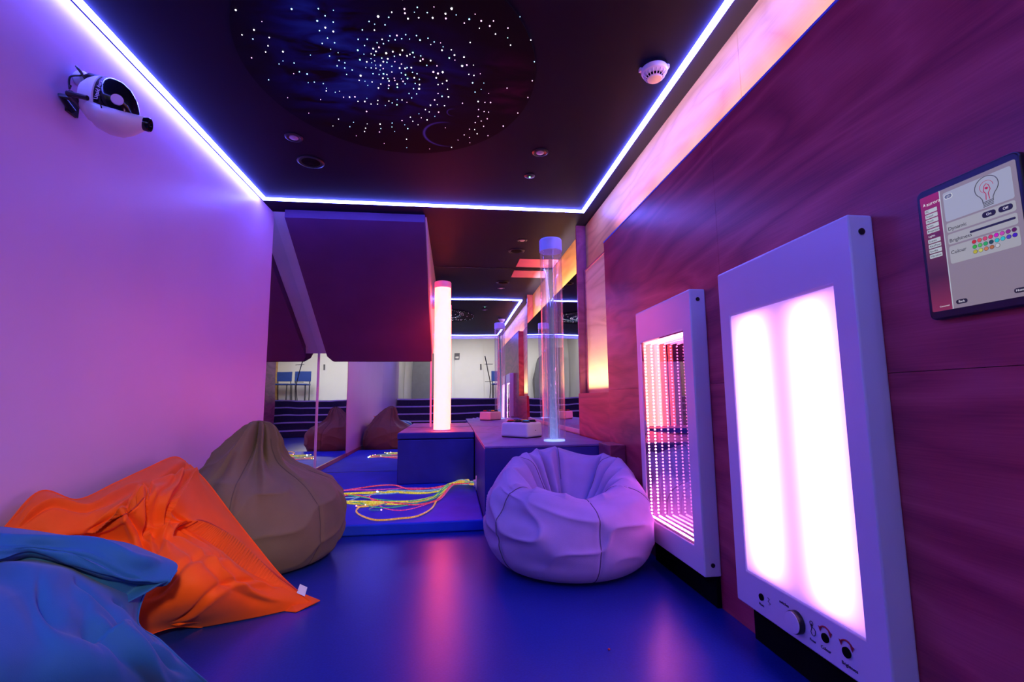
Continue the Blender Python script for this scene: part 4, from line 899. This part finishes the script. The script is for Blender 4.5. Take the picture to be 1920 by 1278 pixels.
# -- sack cushions: hand-shaped control grids (rows run from the wall ridge down to the floor)
def sack(grid, NU, NV, seed, back_off, folds=(), amp=.008, steps=()):
    G = np.array(grid, float); n, m_, _ = G.shape
    A = np.array([catmull(G[j], NU) for j in range(n)])            # n x NU
    S = np.array([catmull(A[:, i], NV) for i in range(NU)]).transpose(1, 0, 2)   # NV x NU x 3
    du = np.gradient(S, axis=1); dv_ = np.gradient(S, axis=0); N_ = np.cross(du, dv_); N_ /= np.maximum(np.linalg.norm(N_, axis=2, keepdims=True), 1e-9)
    # outward = away from wall and up
    sgn = np.sign((N_*np.array([.6, -.5, .6])).sum()); N_ *= sgn
    uu = np.linspace(0, 1, NU)[None, :]; v_ = np.linspace(0, 1, NV)[:, None]
    edge = np.minimum(np.minimum(uu, 1-uu), np.minimum(v_, 1-v_)); ew = smooth(0, .10, edge)
    d = amp*fnoise(uu*6, v_*6, 1.2, 1.2, seed)+wrink(uu*5, v_*9, seed+1, amp*1.3, 1.2, 1.1)
    for (u0, v0, u1, v1, wd, am) in folds:                          # crease from (u0,v0) to (u1,v1)
        a = np.array([u0, v0]); b = np.array([u1, v1]); L_ = np.linalg.norm(b-a); e_ = (b-a)/L_
        s = (uu-a[0])*e_[0]+(v_-a[1])*e_[1]; c = -(uu-a[0])*e_[1]+(v_-a[1])*e_[0]
        c = c+.018*np.sin(s*14+u0*9)
        env = smooth(-.04, .06, s)*(1-smooth(L_-.08, L_+.04, s)); w_ = wd*(.6+.6*np.clip(s/L_, 0, 1))
        d = d+am*np.exp(-(c/w_)**2)*env+(-am*.55)*np.exp(-((c-2.0*w_)/(w_*1.2))**2)*env
    for (path, am, w1, w2) in steps:                                # overlapping hems: one side lifted, the other tucked under
        pp = catmull([(a, b, 0) for a, b in path], 40)[:, :2]; best = np.full((NV, NU), 9.0); sg = np.zeros((NV, NU)); tp = np.zeros((NV, NU))
        U2 = uu+0*v_; V2 = v_+0*uu
        for k in range(39):
            a, b = pp[k], pp[k+1]; e_ = b-a; L2 = (e_**2).sum()+1e-12
            tt_ = np.clip(((U2-a[0])*e_[0]+(V2-a[1])*e_[1])/L2, 0, 1); dx = U2-a[0]-tt_*e_[0]; dy = V2-a[1]-tt_*e_[1]; dd = np.hypot(dx, dy)
            m2 = dd < best; best = np.where(m2, dd, best); sg = np.where(m2, np.sign(e_[0]*dy-e_[1]*dx), sg); tp = np.where(m2, (k+tt_)/39, tp)
        env = smooth(0, .12, tp)*(1-smooth(.9, 1, tp))
        d = d+np.where(sg > 0, -am*.8*np.exp(-(best/w2)), am*np.exp(-(best/w1)))*env*(best < .4)
    S = S+N_*(d*ew)[:, :, None]
    # back sheet
    Bk = S.copy(); dep = smooth(0, .22, edge)[:, :, None]
    Bk = Bk+np.array(back_off)*dep
    for T in (S, Bk):
        T[:, :, 0] = np.maximum(T[:, :, 0], -W+.014); T[:, :, 2] = np.maximum(T[:, :, 2], .003)
    v = np.concatenate([S.reshape(-1, 3), Bk.reshape(-1, 3)]).tolist(); f = []
    M0 = NU*NV
    for j in range(NV-1):
        for i in range(NU-1):
            a = j*NU+i; f.append((a, a+1, a+NU+1, a+NU)); f.append((M0+a, M0+a+NU, M0+a+NU+1, M0+a+1))
    loop = [i for i in range(NU)]+[j*NU+NU-1 for j in range(1, NV)]+[(NV-1)*NU+i for i in range(NU-2, -1, -1)]+[j*NU for j in range(NV-2, 0, -1)]
    for k in range(len(loop)):
        a, b = loop[k], loop[(k+1) % len(loop)]; f.append((a, M0+a, M0+b, b))
    return S, v, f, loop
OR = [[(-1.385,1.720,0.444),(-1.397,1.860,0.534),(-1.361,1.980,0.481),(-1.341,2.140,0.512),(-1.320,2.300,0.547),(-1.321,2.500,0.572),(-1.270,2.520,0.543)],
 [(-1.364,1.710,0.425),(-1.315,1.800,0.491),(-1.256,1.880,0.463),(-1.213,2.000,0.483),(-1.195,2.150,0.506),(-1.182,2.330,0.521),(-1.126,2.420,0.460)],
 [(-1.348,1.720,0.374),(-1.285,1.790,0.413),(-1.221,1.860,0.413),(-1.128,1.880,0.453),(-1.098,2.000,0.489),(-1.063,2.180,0.411),(-0.991,2.360,0.331)],
 [(-1.341,1.760,0.281),(-1.283,1.830,0.338),(-1.216,1.900,0.340),(-1.113,1.920,0.348),(-1.073,2.020,0.353),(-0.968,2.140,0.280),(-0.850,2.280,0.214)],
 [(-1.283,1.740,0.230),(-1.207,1.790,0.255),(-1.133,1.840,0.254),(-1.024,1.850,0.267),(-0.915,1.860,0.284),(-0.829,2.000,0.220),(-0.725,2.200,0.120)],
 [(-1.187,1.700,0.163),(-1.117,1.750,0.160),(-1.041,1.790,0.155),(-0.944,1.810,0.163),(-0.837,1.850,0.170),(-0.756,2.000,0.127),(-0.639,2.150,0.068)],
 [(-1.148,1.740,0.073),(-1.086,1.800,0.056),(-1.033,1.860,0.044),(-0.980,1.950,0.029),(-0.881,2.020,-0.006),(-0.730,2.070,-0.005),(-0.557,2.150,0.001)]]
fo = [(.30, .36, .95, .06, .022, -.035), (.12, .40, .62, .30, .016, -.030), (.62, .14, .58, .52, .020, -.030), (.78, .16, .60, .60, .016, .022),
      (.52, .30, .50, .62, .018, -.028), (.05, .16, .60, .12, .020, .018), (.70, .42, .98, .80, .020, -.026), (.60, .46, .90, .92, .018, .016), (.45, .78, .85, .62, .014, -.012), (.5, .92, .9, .74, .014, -.012), (.35, .65, .7, .55, .014, -.010)]
so_ = [([(.99, .90), (.965, .76), (.93, .64), (.885, .53), (.83, .455), (.76, .45), (.70, .50), (.66, .56)], -.040, .07, .03),
       ([(.10, .40), (.22, .385), (.36, .36), (.50, .33), (.62, .315)], .038, .07, .035),
       ([(.60, .20), (.61, .30), (.60, .42), (.56, .54)], .018, .04, .03), ([(.90, .14), (.80, .26), (.70, .40), (.62, .55)], .016, .05, .03)]
S, v, f, loop = sack(OR, 240, 230, 51, (-.16, .10, -.10), fo, .007, so_)
t = thing('beanbag', 'orange sack beanbag slumped against the left wall between the blue and brown ones', 'beanbag', (-1.05, 2.0, 0))
MB().add(v, f, True).build('cover', m_orange, t, sharp=180)
Sf = S.reshape(-1, 3)
MB().tube([tuple(S[int(230*(.415-.085*k/30)), int(240*(.12+.46*k/30))]+np.array([.002, -.003, .003])) for k in range(31)], .0022, 5).build('zip', m_seam3, t)
edge_r = [tuple(S[j, 239]) for j in range(6, 226, 4)]
MB().tube(edge_r, .0040, 6).build('piping', m_orange, t)
MB().tube([tuple(S[1, i]) for i in range(2, 236, 4)], .0035, 6).build('piping', m_orange, t)
hp_ = catmull([(a, b, 0) for a, b in so_[0][0]], 46)
hq_ = np.array([S[int((b-.012)*229), min(239, int((a+.022)*239))]+np.array([.002, -.003, .003]) for a, b, _ in hp_[1:-2]])
for _ in range(6): hq_[1:-1] = (hq_[:-2]+2*hq_[1:-1]+hq_[2:])/4
MB().tube([tuple(q) for q in hq_], .0026, 6).build('hem', m_seam3, t)
# care label near the lower corner
c = S[204, 236]; mb = MB(); mb.add([tuple(c+np.array(p)) for p in ((-.004, .004, .004), (.030, -.012, -.004), (.034, .006, .024), (.002, .022, .032), (-.006, .002, .006), (.028, -.014, -.002), (.032, .004, .026), (0, .020, .034))], [(0, 1, 2, 3), (7, 6, 5, 4), (0, 4, 5, 1), (1, 5, 6, 2), (2, 6, 7, 3), (3, 7, 4, 0)])
mb.build('care_label', mat('label_cloth', (.7, .68, .75), rough=.6), t)
# flat pointed ear of the orange cover lying on the floor
mb = MB()
ear = [(-.655, 2.10, .004), (-.610, 2.085, .006), (-.540, 2.165, .012), (-.585, 2.185, .022), (-.64, 2.20, .040), (-.67, 2.15, .040)]
bot = [(x_, y_, z_-.003 if z_ > .006 else .0015) for x_, y_, z_ in ear]
mb.add(ear+bot, [tuple(range(6)), tuple(range(11, 5, -1))]+[(i, (i+1) % 6, 6+(i+1) % 6, 6+i) for i in range(6)]).build('corner_flap', m_orange, t)

BL = [[(-1.322,1.520,0.503),(-1.296,1.600,0.479),(-1.257,1.660,0.452),(-1.176,1.670,0.432),(-1.072,1.660,0.420),(-1.000,1.680,0.397),(-0.940,1.700,0.361)],
 [(-1.196,1.380,0.495),(-1.147,1.420,0.488),(-1.099,1.470,0.477),(-1.027,1.500,0.449),(-0.957,1.540,0.413),(-0.898,1.600,0.375),(-0.854,1.680,0.328)],
 [(-1.152,1.335,0.458),(-1.098,1.365,0.458),(-1.075,1.425,0.458),(-1.006,1.455,0.425),(-0.938,1.495,0.372),(-0.884,1.555,0.332),(-0.838,1.620,0.304)],
 [(-1.155,1.340,0.450),(-1.101,1.370,0.450),(-1.078,1.430,0.450),(-1.009,1.460,0.416),(-0.940,1.500,0.363),(-0.889,1.560,0.323),(-0.846,1.620,0.293)],
 [(-1.172,1.360,0.439),(-1.117,1.390,0.439),(-1.089,1.445,0.441),(-1.019,1.475,0.407),(-0.950,1.515,0.352),(-0.899,1.572,0.315),(-0.860,1.630,0.284)],
 [(-1.232,1.430,0.416),(-1.181,1.470,0.414),(-1.144,1.520,0.415),(-1.077,1.560,0.376),(-1.002,1.590,0.321),(-0.955,1.620,0.290),(-0.919,1.650,0.265)],
 [(-1.028,1.200,0.435),(-1.008,1.260,0.434),(-1.005,1.340,0.427),(-0.964,1.400,0.392),(-0.918,1.450,0.334),(-0.907,1.520,0.268),(-0.897,1.580,0.200)],
 [(-0.892,1.050,0.419),(-0.872,1.100,0.405),(-0.854,1.150,0.395),(-0.836,1.210,0.368),(-0.826,1.300,0.313),(-0.813,1.400,0.250),(-0.803,1.520,0.175)],
 [(-0.824,0.980,0.370),(-0.799,1.020,0.354),(-0.785,1.070,0.330),(-0.762,1.130,0.303),(-0.749,1.220,0.263),(-0.743,1.350,0.204),(-0.736,1.520,0.111)],
 [(-0.823,1.000,0.199),(-0.815,1.060,0.182),(-0.806,1.130,0.162),(-0.795,1.220,0.133),(-0.778,1.330,0.097),(-0.753,1.470,0.056),(-0.703,1.600,0.010)]]
fb = [(.05, .12, .9, .10, .02, .014), (.10, .17, .85, .19, .014, -.012), (.05, .55, .5, .62, .03, .016), (.55, .60, .98, .82, .02, -.028), (.62, .68, .95, .93, .02, .020), (.75, .62, .98, .70, .02, -.02), (.35, .64, .75, .80, .025, -.014), (.5, .85, .98, .95, .02, -.016)]
BLr = [list(r) for r in BL]+[[(x-.02, y+.02, 0) for x, y, z in BL[-1]]]
sb = [([(1.0, .80), (.86, .74), (.74, .72), (.62, .76)], .014, .04, .03), ([(.99, .90), (.9, .86), (.8, .90)], .010, .03, .02)]
S, v, f, loop = sack(BLr, 200, 210, 77, (-.06, .0, -.08), fb, .006, sb)
t = thing('beanbag', 'blue sack beanbag in the near left corner, lying over the orange one', 'beanbag', (-1.0, 1.4, 0))
MB().add(v, f, True).build('cover', m_bluebag, t, sharp=180)
MB().tube([tuple(S[j, 199]) for j in range(30, 205, 4)], .0035, 6).build('piping', m_bluebag, t)

# ------------------------------------------------------------------ floor scraps
tag(MB().sphere((.518, 1.637, .004), .005, 8, 5, (1, .8, .6)).build('scrap', mat('red_scrap', (.5, .02, .03), rough=.5)), 'tiny red scrap lying on the open blue floor', 'scrap')

# ------------------------------------------------------------------ stairwell behind the camera (seen in the mirrors)
m_tread = mat('dark_carpet', (.030, .022, .045), (.04, .03, .06), 30, rough=.9)
m_nose = mat('pale_nosing', (.55, .50, .62), rough=.4)
m_rear = mat('rear_white', (.82, .82, .80), (.86, .86, .84), 2, rough=.6)
m_grey = mat('grey_paint', (.12, .12, .14), rough=.6)
RXS = 2.19
t = thing('staircase', 'dark carpeted steps with pale nosings behind the viewer, seen in the mirrors', 'stairs', (0, -1.5, 0))
NS = 5
for i in range(NS):
    y0 = -.55-.30*i; z1 = .168*(i+1)
    B(-1.42, 2.15, y0-.30 if i < NS-1 else -3.99, y0, 0 if i == 0 else .168*i-.0, z1-.001).build('step', m_tread, t) if i == 0 else B(-1.42, 2.15, -3.99 if i == NS-1 else y0-.30, y0, .0, z1-.001).build('step', m_tread, t)
    B(-1.42, 2.15, y0-.006, y0+.014, z1-.028, z1+.004).build('nosing', m_nose, t)
struct(B(-2.0, 2.6, -4.12, -4.0, 0, 3.4), 'wall_rear', m_rear)
struct(B(-2.0, 2.6, -4.12, -.62, 3.3, 3.4), 'ceiling', m_rear)
struct(B(-1.6, 2.6, -.66, -.62, 2.28, 3.4), 'wall_rear', m_rear)
struct(B(2.2, 2.3, -4.0, -.541, 0, 3.4), 'wall_right', m_ply)
struct(B(R2, 2.3, -.52, -.48, 0, 3.4), 'wall_right', m_ply)
struct(B(-1.58, -W, -4.0, -2.3, 0, 3.3), 'wall_left', m_rear)
# grey curved bulkhead and white door in the rear wall
mb = MB(); pts = [(-.52, .84)]+[(-.52-.55*(1-math.cos(a)), 1.25+1.1*math.sin(a)) for a in [k*PI/2/10 for k in range(11)]]+[(-1.40, 2.35), (-1.40, .84)]
v = [(x_, y_, z_) for y_ in (-3.6, -3.45) for x_, z_ in [(-.30+(p[0]+.52), p[1]) for p in pts]]; N = len(pts)
mb.add(v, [tuple(range(N)), tuple(range(2*N-1, N-1, -1))]+[(i, (i+1) % N, N+(i+1) % N, N+i) for i in range(N)])
tag(mb.build('curved_screen', m_grey), 'grey curved screen behind the viewer, seen low in the mirror under the purple board', 'screen')
t = struct(B(.05, .95, -3.998, -3.96, .84, 2.75), 'door_1', m_rear)
B(.86, .90, -3.96, -3.93, 1.75, 1.9).build('door_handle', m_grey, t)
ex = thing('wall_sign', 'small dark square sign on the white rear wall, seen in the tall mirror', 'sign', (.12, -3.95, 2.05))
B(.03, .20, -3.959, -3.950, 2.05, 2.25).build('plate', m_grey, ex)
MB().lathe([(.03, 0), (.03, .003)], (.09, -3.95, 2.12), 'y', 16).build('symbol', m_rear, ex); B(.12, .17, -3.95, -3.947, 2.09, 2.15).build('symbol', m_rear, ex)
t = thing('coat_stand', 'thin dark bent stand with cross bars behind the viewer, seen in the tall mirror', 'stand', (.98, -1.9, .84))
mb = MB().tube([tuple(q) for q in catmull([(.98, -1.9, .845), (1.0, -1.9, 1.2), (.93, -1.9, 1.6), (.86, -1.9, 1.95)], 20)], .012, 8); mb.build('pole', m_black, t)
for z in (1.3, 1.75): MB().tube([(.85, -1.9, z), (1.06, -1.9, z)], .008, 6).build('cross_bar', m_black, t)
# blue chairs on the landing
m_chair = mat('blue_chair', (.02, .06, .30), rough=.5); m_leg = mat('chair_leg', (.05, .05, .06), rough=.4)
def chair(x, y):
    t = thing('landing_chair', 'small blue chair on the upper landing, seen in the left mirror', 'chair', (x, y, .84), 'blue chairs on the landing')
    B(x-.20, x+.20, y-.2, y+.2, 1.26, 1.30).build('seat', m_chair, t, bevel=.01); B(x-.20, x+.20, y-.22, y-.19, 1.38, 1.68).build('backrest', m_chair, t, bevel=.01)
    for a in (-.17, .17):
        for b in (-.2, .17): B(x+a-.012, x+a+.012, y+b-.012, y+b+.012, .84, 1.38 if b < 0 else 1.26).build('leg', m_leg, t)
chair(1.35, -3.3); chair(1.85, -3.3)
